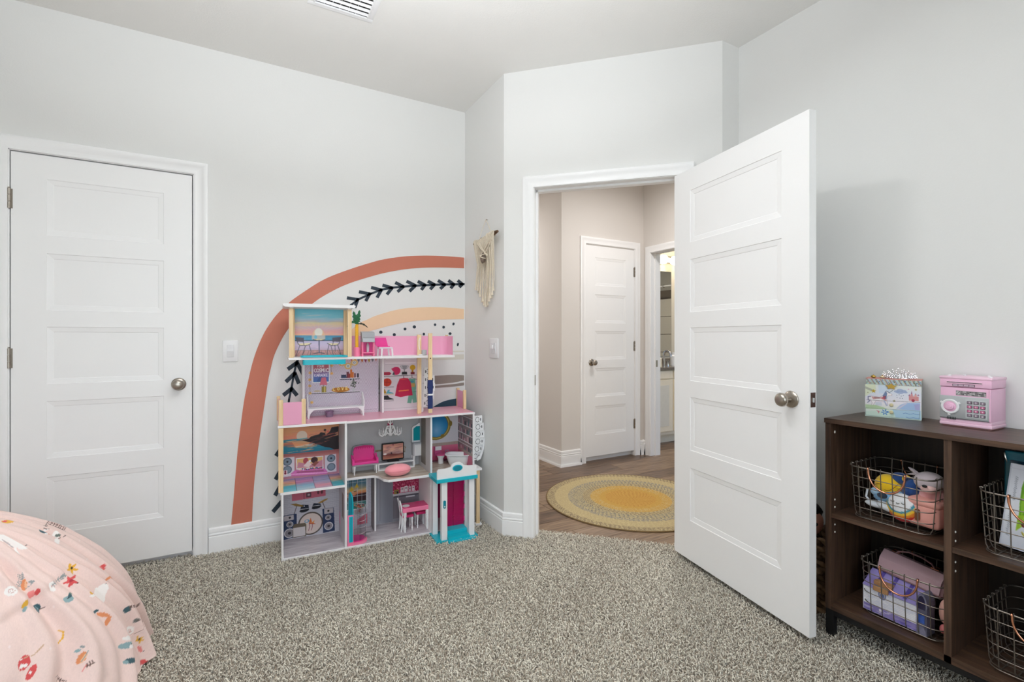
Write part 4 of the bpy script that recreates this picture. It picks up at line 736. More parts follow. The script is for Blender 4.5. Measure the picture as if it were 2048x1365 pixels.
# staircases with cut-out steps
MARK = mat('cutout_dark', (40, 40, 44), .8)
def stairs(u, v, z, n, dz, sgn, spread):
    st = DP('staircase', MB().box(u - .006, u + .006, v + .004, v + .012, z - .02, z + n * dz + .02), WHITE, label='white spiral staircase with cut-out steps')
    for k in range(n):
        t = k / (n - 1); w = spread * (.55 + .45 * sin(pi * (.15 + .7 * t))); x0 = u + (0 if sgn > 0 else -w); y = v - .012 * k * .5
        b = MB().box(x0, x0 + w, y - .003, y, z + k * dz, z + (k + 1.02) * dz, .001).box(x0, x0 + w, y, y + .03, z + k * dz, z + k * dz + .004)
        s = obj('step', b, WHITE, st); b = MB(); cx, cz, ww = x0 + w * .5, z + (k + .5) * dz, w * .33
        for a in range(8): q_ = 2 * pi * a / 8; e = MB().box(-.0042, .0042, y - .0036, y - .0028, -.0016, .0016).rot(-q_ + pi / 2, 'Y').xf(Matrix.Translation((cx + ww * .52 * cos(q_), 0, cz + dz * .32 * sin(q_)))); b.add(e.v, e.f)
        for sx in (-1, 1): b.box(cx + sx * ww * 1.0 - .0025, cx + sx * ww * 1.0 + .0025, y - .0036, y - .0028, cz - dz * .17, cz + dz * .17)
        obj('cutout', b, MARK, st)
stairs(1.102, .085, .40, 6, .0485, 1, .09); stairs(.80, .13, Z3 + .03, 5, .05, 1, .075)
DP('stair_rail', MB().prism([(1.14, .40), (1.165, .412), (1.185, .47), (1.2, .56), (1.192, .56), (1.176, .48), (1.155, .43), (1.135, .415)], .06, .066, 'xz'), WHITE); DP('stair_side', MB().prism([(.793, Z3), (.806, Z3), (.806, Z3 + .03), (.815, Z3 + .06), (.825, 1.06), (.793, 1.06)], .14, .146, 'xz'), WHITE, label='white staircase side board')
# entrance porch
pc = DP('entrance_porch', MB().box(.80, 1.055, -.155, -.008, .008, .02, .001), TEAL, label='white and teal entrance porch with magenta door')
pp = lambda nm, b, m, s=None, lb=None: obj(nm, b, m, pc, s, lb)
for u0, v0 in ((.832, -.15), (1.001, -.15)): pp('pillar', MB().box(u0, u0 + .034, v0, v0 + .03, .02, .358, .0012), WHITE)
for u0 in (.812, 1.012): pp('pillar', MB().box(u0, u0 + .03, -.045, -.015, .02, .358, .0012), WHITE)
pp('step', MB().box(.868, 1.0, -.165, -.06, .008, .034, .001), TEAL); pp('step', MB().box(.868, 1.0, -.115, -.05, .034, .056, .001), TEAL); pp('step', MB().box(.864, 1.03, -.185, -.14, .008, .018, .001), TEAL)
hd = [(.802, .378), (1.045, .378), (1.045, .435), (1.0, .437), (.965, .442)] + [(.925 + .042 * cos(t), .432 + .034 * sin(t)) for t in np.linspace(.35, pi - .35, 9)] + [(.885, .440), (.85, .435), (.81, .435), (.802, .427)]
pp('lintel', MB().prism(hd, -.158, -.148, 'xz'), WHITE, lb='white signboard above the porch'); pp('lintel_trim', MB().box(.797, 1.05, -.165, -.006, .357, .378, .001), TEAL)
pp('oval_sign', MB().lathe([(0, 0), (.031, 0), (.031, -.003), (.0, -.003)], (.925, -.158, 0), 24, axis=1, sy=.6).xf(Matrix.Translation((0, 0, .432))), TEAL, 40); pp('oval_sign_inset', MB().lathe([(0, 0), (.025, 0), (.025, -.0015), (.0, -.0015)], (.925, -.161, 0), 24, axis=1, sy=.58).xf(Matrix.Translation((0, 0, .432))), TEALD, 40)
pp('call_button', MB().prism(rrect(.841, .856, .205, .25, .006), -.154, -.150, 'xz'), TEALD); pp('button', MB().lathe([(0, 0), (.0042, 0), (.004, -.002), (0, -.002)], (.8485, -.154, .216), 12, axis=1), WHITE)
d_ = pp('door', MB().box(.865, .9355, -.05, -.044, .056, .352, .001).box(.9375, 1.004, -.05, -.044, .056, .352, .001), DPINK, lb='see-through magenta double door')
pp('door_ridge', (lambda b: [b.box(.866, 1.003, -.0512, -.0495, z, z + .003) for z in np.arange(.07, .35, .0115)] and b)(MB()), DPINK); pp('hinge', (lambda b: [b.box(1.004, 1.009, -.052, -.042, z, z + .028) for z in (.075, .15, .225, .3)] and b)(MB()), HOT)
DP('door_back', MB().box(.8215, 1.082, .20, .206, Z1, .357), mat('porch_back_print', (196, 40, 110), .5, var=.12, scale=20))
# navy strap on the front post
cs = DT('cloth_strap', 'navy blue cloth strap tied round the front dollhouse post', 'strap', .8, -.028, .77)
b = MB()
for k, (z, w) in enumerate(((0, .0135), (.04, .0145), (.078, .0135), (.085, .0125), (.10, .0145), (.14, .0155), (.165, .0145), (.172, .012))): b.v += [(x * w / .0135, y * w / .0135, z) for x, y in rrect(-.0135, .0135, -.0095, .0095, .004)]
n = 20; b.f = [(i * n + j, i * n + (j + 1) % n, (i + 1) * n + (j + 1) % n, (i + 1) * n + j) for i in range(7) for j in range(n)]
obj('sleeve', b, mat('navy_cloth', (40, 54, 104), .85, var=.35, scale=60, bump=.5), cs, 50); obj('band', MB().box(-.0155, .0155, -.0115, .0115, .078, .088, .002), WHITE, cs, None, 'white cloth band')
# ------------------------------------------------------------------ toy furniture standing in the dollhouse (local z = 0 at the toy's base)
TG = 'dollhouse furniture'
LEAF = mat('leaf_green', (40, 110, 70), .5, var=.25, scale=60); DLEAF = mat('leaf_dark', (50, 52, 40), .6, var=.2)
t = DT('toy_palm', 'toy palm with yellow trunk in a pink pot on the terrace', 'toy plant', .392, .06, Z4)
obj('pot', MB().lathe([(0, 0), (.017, 0), (.019, .052), (.016, .052), (.014, .046), (0, .046)]), PINKP, t, 40)
obj('trunk', MB().lathe([(0, .046)] + [(.0085 + .0012 * (k % 2), .046 + k * .008) for k in range(18)] + [(.0, .187)]), mat('yellow_trunk', (240, 180, 40), .4, var=.1), t, 60)
def frond(parent, P, w, m):
    b = MB(); P = [np.array(p) for p in P]; n = len(P)
    for i in range(n):
        d = P[min(i + 1, n - 1)] - P[max(i - 1, 0)]; s = np.cross(d, [0, 1, .0]); s /= np.linalg.norm(s) + 1e-9; f = sin(pi * min(i + .6, n - .6) / n) * w * (1.25 if i % 2 else .7)
        for k, o in ((-1, 0), (0, .0025), (1, 0)): b.v.append(tuple(P[i] + s * f * k + np.array([0, -o, 0])))
        for k in (-1, 0, 1): b.v.append(tuple(P[i] + s * f * k + np.array([0, .0012, 0])))
    for i in range(n - 1):
        a = i * 6; c = a + 6
        b.f += [(a, a + 1, c + 1, c), (a + 1, a + 2, c + 2, c + 1), (a + 3, c + 3, c + 4, a + 4), (a + 4, c + 4, c + 5, a + 5), (a, c, c + 3, a + 3), (a + 2, a + 5, c + 5, c + 2)]
    obj('frond', b, m, parent)
fr = lambda x1, z1, dip=0., y=0.: [(x1 * k / 8, y * k / 8, .185 + (z1 - .185) * k / 8 + dip * sin(pi * k / 8)) for k in range(9)]
frond(t, fr(.016, .266, .0), .012, LEAF); frond(t, fr(-.018, .258, .0), .013, LEAF); frond(t, fr(.006, .235, 0, -.015), .014, LEAF); frond(t, fr(.062, .166, .012), .005, DLEAF); frond(t, fr(-.055, .17, .02, -.01), .007, LEAF); frond(t, fr(-.01, .24, .0, .03), .01, LEAF)
t = DT('toy_grill', 'grey toy barbecue grill on pink legs beside the palm', 'toy grill', .453, .06, Z4)
obj('hood', MB().prism([(-.02, .083), (-.024, .105), (-.018, .136), (.016, .144), (.03, .142), (.03, .083)], -.036, .036, 'yz'), GREY, t)
obj('tray', MB().box(-.034, .034, -.036, -.014, .082, .104, .002), mat('light_grey_plastic', (188, 190, 196), .3), t); obj('handle', MB().tube([(-.028, -.03, .11), (-.028, -.04, .11), (.028, -.04, .11), (.028, -.03, .11)], .002, 6), GREY, t)
for x in (-.0315, .0315):
    for y in (-.018, .022): obj('leg', MB().tube([(x, y, 0), (x, y, .084)], .0045, 8), PINKP, t)
obj('back_board', MB().box(-.03, .03, .018, .022, .006, .083), HOT, t); obj('shelf', MB().box(-.036, .036, -.026, .026, .018, .023, .001), PINKP, t); obj('gas_bottle', MB().lathe([(0, .024), (.008, .024), (.009, .06), (.004, .075), (0, .078)], (0, 0, 0), 12), mat('pale_plastic', (196, 180, 190), .3), t, 40)
t = DT('toy_lounger', 'hot pink toy lounge seat on white legs beside the grill', 'toy chair', .545, .05, Z4)
obj('seat', MB().box(-.035, .044, -.03, .03, .043, .052, .002), mat('seat_white', (222, 208, 216), .35), t)
obj('backrest', MB().prism([(-.05, .106), (.015, .108), (.028, .056), (-.035, .054), (-.046, .068)], .014, .022, 'xz').xf(Matrix.Translation((0, .01, 0))), HOT, t, None, 'hot pink reclined backrest')
obj('cushion', MB().box(-.034, .03, -.024, .022, .052, .058, .002), HOT, t)
for x, y in ((-.018, -.028), (.04, -.028), (-.03, .026), (.03, .026)): obj('leg', MB().tube([(x, y, .044), (x + (.004 if x > 0 else -.002), y, 0)], [.0055, .0045], 6), WHITE, t)
t = DT('toy_lamp', 'small grey toy lantern with a thin white arm behind the wooden post', 'toy lamp', .787, .075, Z4)
obj('base', MB().lathe([(0, 0), (.014, 0), (.0155, .004), (.0155, .03), (.013, .034), (0, .034)], (.006, 0, 0)), mat('lantern_grey', (178, 178, 180), .4), t, 40); obj('arm', MB().tube([(-.022, 0, .035), (-.026, 0, .06), (-.026, 0, .09), (-.02, 0, .108)], .0022, 6), WHITE, t); obj('foot', MB().box(-.028, .0, -.008, .008, 0, .006, .001), WHITE, t)
t = DT('toy_bench', 'long white toy bench against the chevron wall', 'toy bench', .294, .20, Z3)
obj('seat', MB().box(-.158, .158, -.04, .035, .049, .057, .0015), WHITE, t)
for s in (-1, 1): obj('armrest', MB().prism([(-.04, .055), (-.04, .095), (-.02, .104), (.02, .135), (.035, .135), (.035, .055)], s * .152, s * .158, 'yz'), WHITE, t)
for s in (-1, 1):
    for y in (-.036, .03): obj('leg', MB().prism([(s * .156, 0), (s * .148, 0), (s * .144, .028), (s * .128, .044), (s * .12, .05), (s * .156, .05)], y - .004, y + .004, 'xz'), WHITE, t)
t = DT('toy_cup', 'small clear cup of purple slime under the white bench', 'cup', .258, .20, Z3)
obj('cup', MB().lathe([(0, 0), (.021, 0), (.023, .030), (.026, .031), (.026, .034), (.022, .034), (.020, .002), (0, .002)]), mat('lilac_clear', (206, 180, 214), .1, trans=.7), t, 40); obj('slime', MB().lathe([(0, .002), (.0195, .002), (.0205, .022), (0, .0225)]), mat('purple_slime', (74, 20, 70), .25), t, 40)
t = DT('toy_chandelier', 'white toy chandelier hanging in the dollhouse living room', 'toy chandelier', .603, .15, .592)
def flatc(name, P, r, n=6): obj(name, MB().tube([(x, 0, z) for x, z in P], r, n, False, 1.), WHITE, t, 50)
obj('stem', MB().lathe([(0, .0), (.01, .003), (.013, .012), (.006, .02), (.012, .034), (.005, .05), (.003, .1), (.0025, .122), (0, .122)], (0, 0, .0), 10), WHITE, t, 50)
for s in (-1, 1):
    flatc('arm', [(s * .006, .062), (s * .02, .058), (s * .026, .036), (s * .018, .018), (s * .006, .012)], .0042); flatc('arm', [(s * .01, .046), (s * .022, .05), (s * .03, .03), (s * .034, .012), (s * .05, .002), (s * .064, .012), (s * .066, .024)], .005); flatc('arm', [(s * .02, .02), (s * .03, .006), (s * .046, .014), (s * .042, .03)], .004); flatc('arm', [(s * .004, .075), (s * .013, .085), (s * .009, .1), (s * .002, .108)], .0032)
    for x, z in ((.066, .024), (.042, .03), (.056, .018)): obj('candle', MB().lathe([(0, 0), (.0048, .001), (.0048, .004), (.0024, .006), (.0022, .02), (0, .026)], (s * x, 0, z), 8), WHITE, t, 50)
flatc('arm', [(-.004, .112), (-.007, .119), (0, .127), (.007, .119), (.004, .112)], .0022)
t = DT('toy_sofa', 'hot pink quilted toy sofa with white legs in the living room', 'toy sofa', .459, .20, .3713)
GR = mat('sofa_grey', (150, 148, 154), .5); bk = [(-.07, .07)] + arc(-.05, .145, .018, pi, pi / 2, 4) + [(0, .168)] + arc(.05, .145, .018, pi / 2, 0, 4) + [(.07, .07)]
obj('backrest', MB().prism(bk, .026, .038, 'xz'), GR, t, None, 'grey frame of the backrest'); b = MB()
for i in range(9):
    for j in range(6): b.prism([(-.0585 + i * .013 + (j % 2) * .0065 + a * .0066, .078 + j * .0125 + c_ * .0125) for a, c_ in ((1, 0), (0, 1), (-1, 0), (0, -1))], .0205, .026, 'xz') if -.062 < -.0585 + i * .013 + (j % 2) * .0065 < .062 else None
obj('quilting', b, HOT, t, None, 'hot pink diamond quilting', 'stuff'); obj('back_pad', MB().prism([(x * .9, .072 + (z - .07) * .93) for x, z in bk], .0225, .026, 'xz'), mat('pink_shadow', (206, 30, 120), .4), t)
obj('seat', MB().box(-.072, .072, -.032, .03, .058, .074, .004), HOT, t); obj('seat_rail', MB().box(-.074, .074, -.035, .034, .05, .06, .002), GR, t)
for s in (-1, 1): obj('armrest', MB().prism([(-.034, .058), (-.034, .086), (-.022, .094), (.0, .09), (.03, .11), (.03, .058)], s * .064, s * .076, 'yz'), HOT, t)
for s in (-1, 1):
    for y in (-.03, .028): obj('leg', MB().lathe([(0, 0), (.0035, 0), (.004, .012), (.007, .04), (.009, .052), (0, .052)], (s * .064, y, 0), 8), WHITE, t, 50)
t = DT('toy_tv', 'black toy television with a desert scene on its screen', 'toy television', .634, .22, .4165)
obj('case', MB().prism(rrect(-.069, .069, .012, .118, .007), -.005, .006, 'xz'), BLACK, t); obj('stand', MB().prism(rrect(-.034, .034, 0, .02, .006), -.012, .014, 'xz'), BLACK, t)
c = Cv(60, 42, 60, 42, (206, 150, 130)); c.vgrad([(0, (196, 130, 116)), (14, (226, 170, 146)), (26, (176, 140, 140)), (30, (120, 70, 60)), (42, (206, 136, 110))], 0, 0, 60, 42, 1.5).streaks(26, 2, 28, [(240, 200, 176), (150, 96, 100), (206, 150, 150), (96, 70, 84)], (10, 30), (.8, 2.6), .6, -.12, 41); c.ell(6, 27, 5, 2.4, (250, 240, 236)).poly([(22, 29), (24, 24), (27, 24), (28, 29)], (60, 40, 50)).rect(0, 30, 60, 31.5, (110, 30, 40)).poly([(26, 2), (33, 0), (31, 5)], (130, 50, 70))
sheet('screen', c, (-.0625, -.0055, .019), (.125, 0, 0), (0, 0, .092), t, label='screen with a rust and cream desert picture')
t = DT('toy_tv_stand', 'low white toy television bench with open compartments', 'toy furniture', .652, .225, .3713)
obj('frame', MB().box(-.114, .114, -.03, .03, .038, .046, .001).box(-.114, .114, -.03, .03, 0, .007, .001).box(-.114, -.106, -.03, .03, .006, .039).box(.106, .114, -.03, .03, .006, .039), WHITE, t); obj('back', MB().box(-.107, .107, .022, .026, .006, .039), GREY, t); obj('divider', MB().box(-.003, .003, -.026, .024, .006, .039), WHITE, t); obj('top_print', MB().box(-.112, .112, -.024, .029, .046, .0466), mat('stand_top_grey', (176, 178, 186), .3), t)
t = DT('toy_cabinet', 'white toy cabinet on curved legs with a gold knob', 'toy cabinet', .806, .225, .3713)
obj('body', MB().box(-.046, .042, -.022, .03, .066, .146, .0015), mat('cabinet_side', (206, 206, 210), .35), t); obj('door', MB().box(-.036, .04, -.026, -.022, .07, .14, .001), WHITE, t); obj('knob', MB().ball((.022, -.029, .106), .0045, 10, 6), GOLD, t, 40); obj('top', MB().box(-.048, .044, -.027, .031, .146, .151, .001), mat('stand_top_grey', ()), t)
obj('bead', MB().box(-.032, .036, -.0275, -.026, .074, .076).box(-.032, .036, -.0275, -.026, .134, .136).box(-.032, -.030, -.0275, -.026, .074, .136).box(.034, .036, -.0275, -.026, .074, .136), WHITE, t)
for x in (-.04, .037):
    for y in (-.02, .026): s = -1 if x < 0 else 1; obj('leg', MB().tube([(x, y, .067), (x + s * .003, y, .045), (x - s * .003, y, .015), (x + s * .003, y, 0)], [.007, .0055, .0035, .0042], 7), WHITE, t, 50)
t = DT('toy_mirror', 'white framed teal toy mirror standing above the white cabinet', 'toy mirror', .805, .236, .5223)
fo = [(-.046, 0), (.046, 0), (.046, .092), (.04, .1), (.012, .112), (0, .122), (-.012, .112), (-.04, .1), (-.046, .092)]; fi = [(-.037, .01), (.037, .01), (.037, .086), (.02, .1), (-.02, .1), (-.037, .086)]
obj('frame', MB().prism(fo, -.003, .003, 'xz'), WHITE, t); obj('glass', MB().prism(fi, -.0045, -.003, 'xz'), mat('teal_glass', (20, 160, 172), .12), t, None, 'teal mirror glass')
t = DT('toy_pouf', 'round blush pink cushion lying at the front of the living room floor', 'cushion', .626, .052, .3713)
obj('cushion', MB().ball((0, 0, .036), .077, 32, 16, (1, .62, .47), lambda d: 1 + .012 * sin(12 * math.atan2(d[1], d[0])) * (1 - d[2] ** 2) - .10 * max(d[2], 0) ** 6), mat('pink_fabric', (250, 160, 170), .8, var=.04, bump=.3, bscale=500, sheen=.3), t, 60)
obj('seam', MB().tube([(.0775 * cos(a), .0775 * .62 * sin(a), .035) for a in np.linspace(0, 2 * pi, 41)[:-1]], .0012, 5, True), mat('pink_seam', (226, 130, 146), .8), t)
t = DT('toy_toilet', 'white toy toilet with a dark pink seat in the dollhouse bathroom', 'toy toilet', .94, .215, .3713)
obj('bowl', MB().lathe([(0, 0), (.018, 0), (.017, .03), (.026, .05), (.028, .056), (0, .056)], (.004, 0, 0), 20, sy=1.1), WHITE, t, 40); obj('seat', MB().lathe([(0, .056), (.033, .056), (.033, .062), (0, .064)], (.004, 0, 0), 22, sy=1.15), mat('seat_pink', (206, 70, 130), .3), t, 40); obj('cistern', MB().box(-.026, .018, .034, .046, .04, .104, .002), mat('cistern_pink', (200, 90, 140), .35), t); obj('cistern_panel', MB().box(-.022, .02, .031, .034, .078, .104, .001), WHITE, t)
t = DT('toy_bathtub', 'white toy bathtub in the dollhouse bathroom', 'toy bathtub', 1.038, .135, .3713, -.55)
P0, P1 = [], []
def tub(w, d, z, r): return [(x, y, z) for x, y in rrect(-w, w, -d, d, r, 6)]
b = MB(); L = [tub(.056, .032, .0, .022), tub(.062, .037, .012, .026), tub(.076, .045, .062, .03), tub(.085, .053, .066, .034), tub(.085, .053, .071, .034), tub(.073, .042, .07, .028), tub(.058, .032, .014, .02)]
for r in L: b.v += r
n = len(L[0]); b.f = [(i * n + j, i * n + (j + 1) % n, (i + 1) * n + (j + 1) % n, (i + 1) * n + j) for i in range(6) for j in range(n)] + [tuple(range(n)), tuple(6 * n + j for j in range(n))]; obj('tub', b, WHITE, t, 35)
obj('tap', MB().tube([(-.085, 0, .065), (-.085, 0, .09), (-.068, 0, .092), (-.062, 0, .084)], .0035, 8), mat('mauve_plastic', (140, 100, 130), .3), t, 50)
def turned(x, y, h, r=.007): return MB().lathe([(0, 0), (r * .45, 0), (r * .6, h * .05), (r * .5, h * .1), (r * .9, h * .2), (r * .55, h * .28), (r * .8, h * .3), (r * .55, h * .33), (r * .6, h * .45), (r, h * .66), (r * .7, h * .74), (r * 1.05, h * .77), (r * .9, h * .8), (r * 1.1, h * .84), (r * 1.1, h), (0, h)], (x, y, 0), 10)
t = DT('toy_table', 'pink toy dining table with turned white legs in the kitchen', 'toy table', .738, .098, Z1 + .0008)
obj('tabletop', MB().box(-.083, .083, -.052, .052, .120, .146, .004), PINKP, t); obj('table_mat', MB().box(-.078, .078, -.047, .047, .1455, .1466), mat('table_rose', (206, 70, 120), .15), t)
for x in (-.068, .068):
    for y in (-.042, .042): obj('leg', turned(x, y, .121, .0095), WHITE, t, 40)
obj('plate', MB().lathe([(0, .1466), (.02, .1466), (.022, .15), (.018, .149), (0, .1485)], (-.055, -.012, 0), 20), WHITE, t, 40)
def toy_chair(label):
    k = thing('toy_chair', label, 'toy chair', (0, 0, 0), 0, 'turned white chairs at the pink toy table')
    obj('seat', MB().box(-.034, .034, -.034, .034, .083, .099, .003), mat('seat_magenta', (214, 40, 110), .3), k)
    for x, y in ((-.026, -.026), (.026, -.026), (-.026, .026), (.026, .026)): obj('leg', turned(x, y, .084, .0065), WHITE, k, 40)
    for y in (-.028, .028): obj('back_post', MB().tube([(-.040, y, 0), (-.034, y, .05), (-.033, y, .1), (-.042, y, .16), (-.05, y, .19)], [.0045, .0055, .0055, .005, .0042], 8), WHITE, k, 50)
    obj('back_rail', MB().box(-.048, -.044, -.028, .028, .165, .182, .001), WHITE, k); obj('back_rail', MB().box(-.036, -.032, -.028, .028, .11, .12, .001), WHITE, k)
    return k
p = DO + DU * .692 + DV * .1; k = toy_chair('white turned toy chair at the left end of the pink table'); k.location = (p[0], p[1], Z1 + .0008); k.rotation_euler = (0, 0, DA)
p = DO + DU * .782 + DV * .118; dup(k, (p[0], p[1], Z1 + .0008), DA + pi, 'white turned toy chair at the right end of the pink table')
# lift
t = DT('toy_lift', 'pink and teal toy elevator with a clear curved cabin', 'toy elevator', .389, .062, Z1 + .0008)
fp = [(-.052, -.05), (-.02, -.056)] + arc(.008, -.004, .052, -1.4, 1.2, 10) + [(-.052, .05)]
obj('base', MB().prism(fp, 0, .012, 'xy'), PINKP, t, 30); obj('floor', MB().prism([(x * .86 - .004, y * .86) for x, y in fp], .012, .02, 'xy'), HOT, t, 30)
obj('front_post', MB().prism(rrect(-.056, -.022, -.058, -.046, .004), 0, .17, 'xy'), PINKP, t, 30); obj('front_inset', MB().box(-.0475, -.026, -.0595, -.0575, .02, .165, .001), TEAL, t); obj('front_slot', MB().box(-.038, -.035, -.0602, -.059, .025, .16), TEALD, t)
fin = [(-.045, .16), (-.028, .16), (-.0235, .29)] + [(-.026, .305), (-.033, .311), (-.042, .30), (-.045, .27)]
obj('fin', MB().prism([(-.026, .155), (-.026, .25), (-.032, .285), (-.04, .300), (-.047, .285), (-.049, .155)], -.047, -.043, 'xz'), TEALD, t, None, 'dark teal back of the lift'); obj('fin_edge', MB().tube([(-.026, -.048, .02), (-.026, -.048, .24), (-.03, -.048, .278), (-.04, -.048, .300)], .004, 8), TEAL, t, 50)
cy = [(.008 + .046 * cos(a), -.004 + .046 * sin(a)) for a in np.linspace(-1.5, 1.5, 13)]; b = MB(); b.prism(cy + [(x * .96, y * .96) for x, y in cy[::-1]], .02, .2, 'xy'); obj('cabin_glass', b, CLEAR, t, 30); obj('cabin_door', MB().box(-.022, .02, -.0525, -.051, .02, .2).box(.056, .09, -.03, -.0285, .05, .165), CLEAR, t)
for z in (.055, .09, .125, .16): obj('rib', MB().tube([(x * .98, y * .98, z) for x, y in cy[:6]], .0016, 6), mat('pale_edge', (226, 214, 218), .2), t)
obj('cabin_rim', MB().tube([(x, y, .2) for x, y in cy], .0022, 6), mat('clear_edge', (206, 200, 204), .1, trans=.5), t); obj('seat', MB().box(.052, .082, -.012, .014, .03, .04, .002), mat('clear_edge', ()), t)
t = DT('toy_plate_sign', 'pink badge hung behind the toy chandelier', 'badge', .625, .255, .645)
obj('badge', MB().lathe([(0, 0), (.016, 0), (.017, .004), (0, .005)], (0, 0, 0), 20, axis=1), mat('badge_rose', (206, 80, 120), .35), t, 40); obj('ring', MB().tube([(.008 * cos(a), -.0015, .008 * sin(a)) for a in np.linspace(0, 2 * pi, 17)[:-1]], .0015, 6, True), mat('badge_dark', (150, 40, 80), .35), t)
# ------------------------------------------------------------------ hall and bathroom things
def build_rug():
    t = thing('round_rug', 'round braided jute rug with mustard yellow centre on the hall floor', 'rug', (2.5234, 2.6845, .0))
    nr, na = 124, 760; r = np.linspace(.002, .62, nr + 1)[:, None]; a = np.linspace(0, 2 * pi, na + 1)[None]
    R = r + 0 * a; ring = r / .62 * 31; z = .0065 + .0022 * np.abs(np.sin(pi * ring)) ** .6 * (.75 + .25 * np.sin(a * np.round(np.maximum(R * 300, 6)) + np.floor(ring) * 2.1)); z[-1] = .0005
    P = np.stack([R * np.cos(a), R * np.sin(a), z], -1)
    q = np.sin(a * np.round(np.maximum(R * 210, 4)) + np.floor(ring) * 2.4) ; rn = RNG.random((nr + 1, na + 1)); C = np.zeros((nr + 1, na + 1, 3)); Y_, O_, S_, G_, B_, T_ = [lin(k) for k in ((192, 152, 72), (172, 124, 56), (186, 170, 128), (112, 110, 106), (132, 116, 92), (176, 158, 118))]
    k = R / .62; mix = lambda m, A, Bc: C.__setitem__(m, np.where(((q[m] > .25) ^ (rn[m] > .86))[:, None], A, Bc))
    mix(k < .30, O_, Y_); mix((k >= .30) & (k < .47), Y_, Y_ * .86); mix((k >= .47) & (k < .56), S_, B_); mix((k >= .56) & (k < .68), G_, S_); mix((k >= .68) & (k < .74), S_, G_ * 1.3); mix((k >= .74) & (k < .9), S_, T_); mix(k >= .9, S_, B_)
    m = (k > .36) & (k < .5) & (rn > .8); C[m] = S_; C *= (.86 + .2 * rn[..., None])
    me = grid_mesh('braid', P, C, mat('jute_braid', rough=.9, attr=True)); o = link('braid', me, t); obj('binding', MB().tube([(.619 * cos(x), .619 * sin(x), .0045) for x in np.linspace(0, 2 * pi, 97)[:-1]], .0045, 6, True), mat('rug_edge', (120, 96, 62), .9), t)
build_rug()
CAB = mat('vanity_paint', (246, 236, 216), .4); GRANITE = mat('granite', (120, 112, 104), .2, var=.9, scale=130)
vt = thing('bath_vanity', 'white bathroom vanity with speckled stone top seen through the far doorway', 'vanity', (4.55, 3.9, 0))
obj('body', MB().box(-.75, .75, .0, .55, .10, .83), CAB, vt); obj('toe_kick', MB().box(-.75, .75, .06, .55, 0, .1), CAB, vt)
for k in range(3):
    d = obj('door', MB().box(-.72 + k * .48, -.26 + k * .48, -.02, 0, .14, .72, .002), CAB, vt); x0 = -.72 + k * .48
    obj('inset', MB().box(x0 + .06, x0 + .40, -.0215, -.02, .2, .66), mat('vanity_inset', (230, 226, 216), .4), d)
    obj('drawer', MB().box(x0, x0 + .46, -.02, 0, .735, .82, .002), CAB, vt)
obj('countertop', MB().box(-.78, .78, -.03, .56, .83, .862, .003), GRANITE, vt); obj('backsplash', MB().box(-.78, .78, .54, .56, .862, .93), GRANITE, vt)
fz = thing('faucet', 'curved chrome faucet on the stone vanity top', 'faucet', (4.33, 4.05, .862))
CHR = mat('chrome', (200, 200, 204), .1, 1.)
obj('spout', MB().tube([(0, .0, 0), (0, 0, .13)] + [(0, -.05 + .05 * cos(a), .13 + .05 * sin(a)) for a in np.linspace(.2, pi, 7)] + [(0, -.1, .10)], .013, 10), CHR, fz, 50)
for s in (-.07, .07): obj('handle', MB().lathe([(0, 0), (.02, 0), (.016, .03), (.02, .06), (0, .065)], (s, .01, 0), 14), CHR, fz, 40)
def bottle(lab, x, y, h, r, m):
    t = thing('soap_bottle', lab, 'bottle', (x, y, .862)); obj('body', MB().lathe([(0, 0), (r, 0), (r, h * .72), (r * .45, h * .82), (0, h * .82)]), m, t, 40); obj('cap', MB().lathe([(0, h * .82), (r * .5, h * .82), (r * .5, h), (0, h)]), WHITE, t, 40)
bottle('white bottle beside the chrome faucet', 4.49, 4.06, .16, .032, WHITE); bottle('small cream bottle at the left of the chrome faucet', 4.22, 4.02, .13, .028, CAB)
mr = thing('bath_mirror', 'wide frameless mirror above the bathroom vanity', 'mirror', (4.35, 4.462, 1.5)); obj('glass', MB().box(-.65, .545, -.004, .006, -.54, .55), mat('mirror_glass', (220, 222, 220), .02, 1., var=0), mr); obj('edge', MB().box(.545, .548, -.004, .006, -.54, .55), GAP, mr)
lf_ = thing('vanity_light', 'glowing vanity light bar above the bathroom mirror', 'light fixture', (4.85, 4.44, 2.2)); obj('bar', MB().box(-.3, .3, -.02, .02, -.04, .04, .004), NICK, lf_)
for x in (-.2, 0, .2): obj('globe', MB().ball((x, -.08, -.02), .06, 16, 10), mat('lit_globe', (255, 236, 200), .5, emit=9.), lf_, 60)
rod = thing('shower_rod', 'white curtain rod with rings mirrored above the vanity', 'curtain rod', (6.0, 2.9, 2.03)); obj('rod', MB().tube([(0, -1.4, 0), (0, 1.5, 0)], .014, 10), WHITE, rod, 50)
for k in range(9): obj('ring', MB().tube([(.022 * cos(a), -1 + k * .28, .022 * sin(a)) for a in np.linspace(0, 2 * pi, 13)[:-1]], .004, 6, True), CHR, rod, 50)

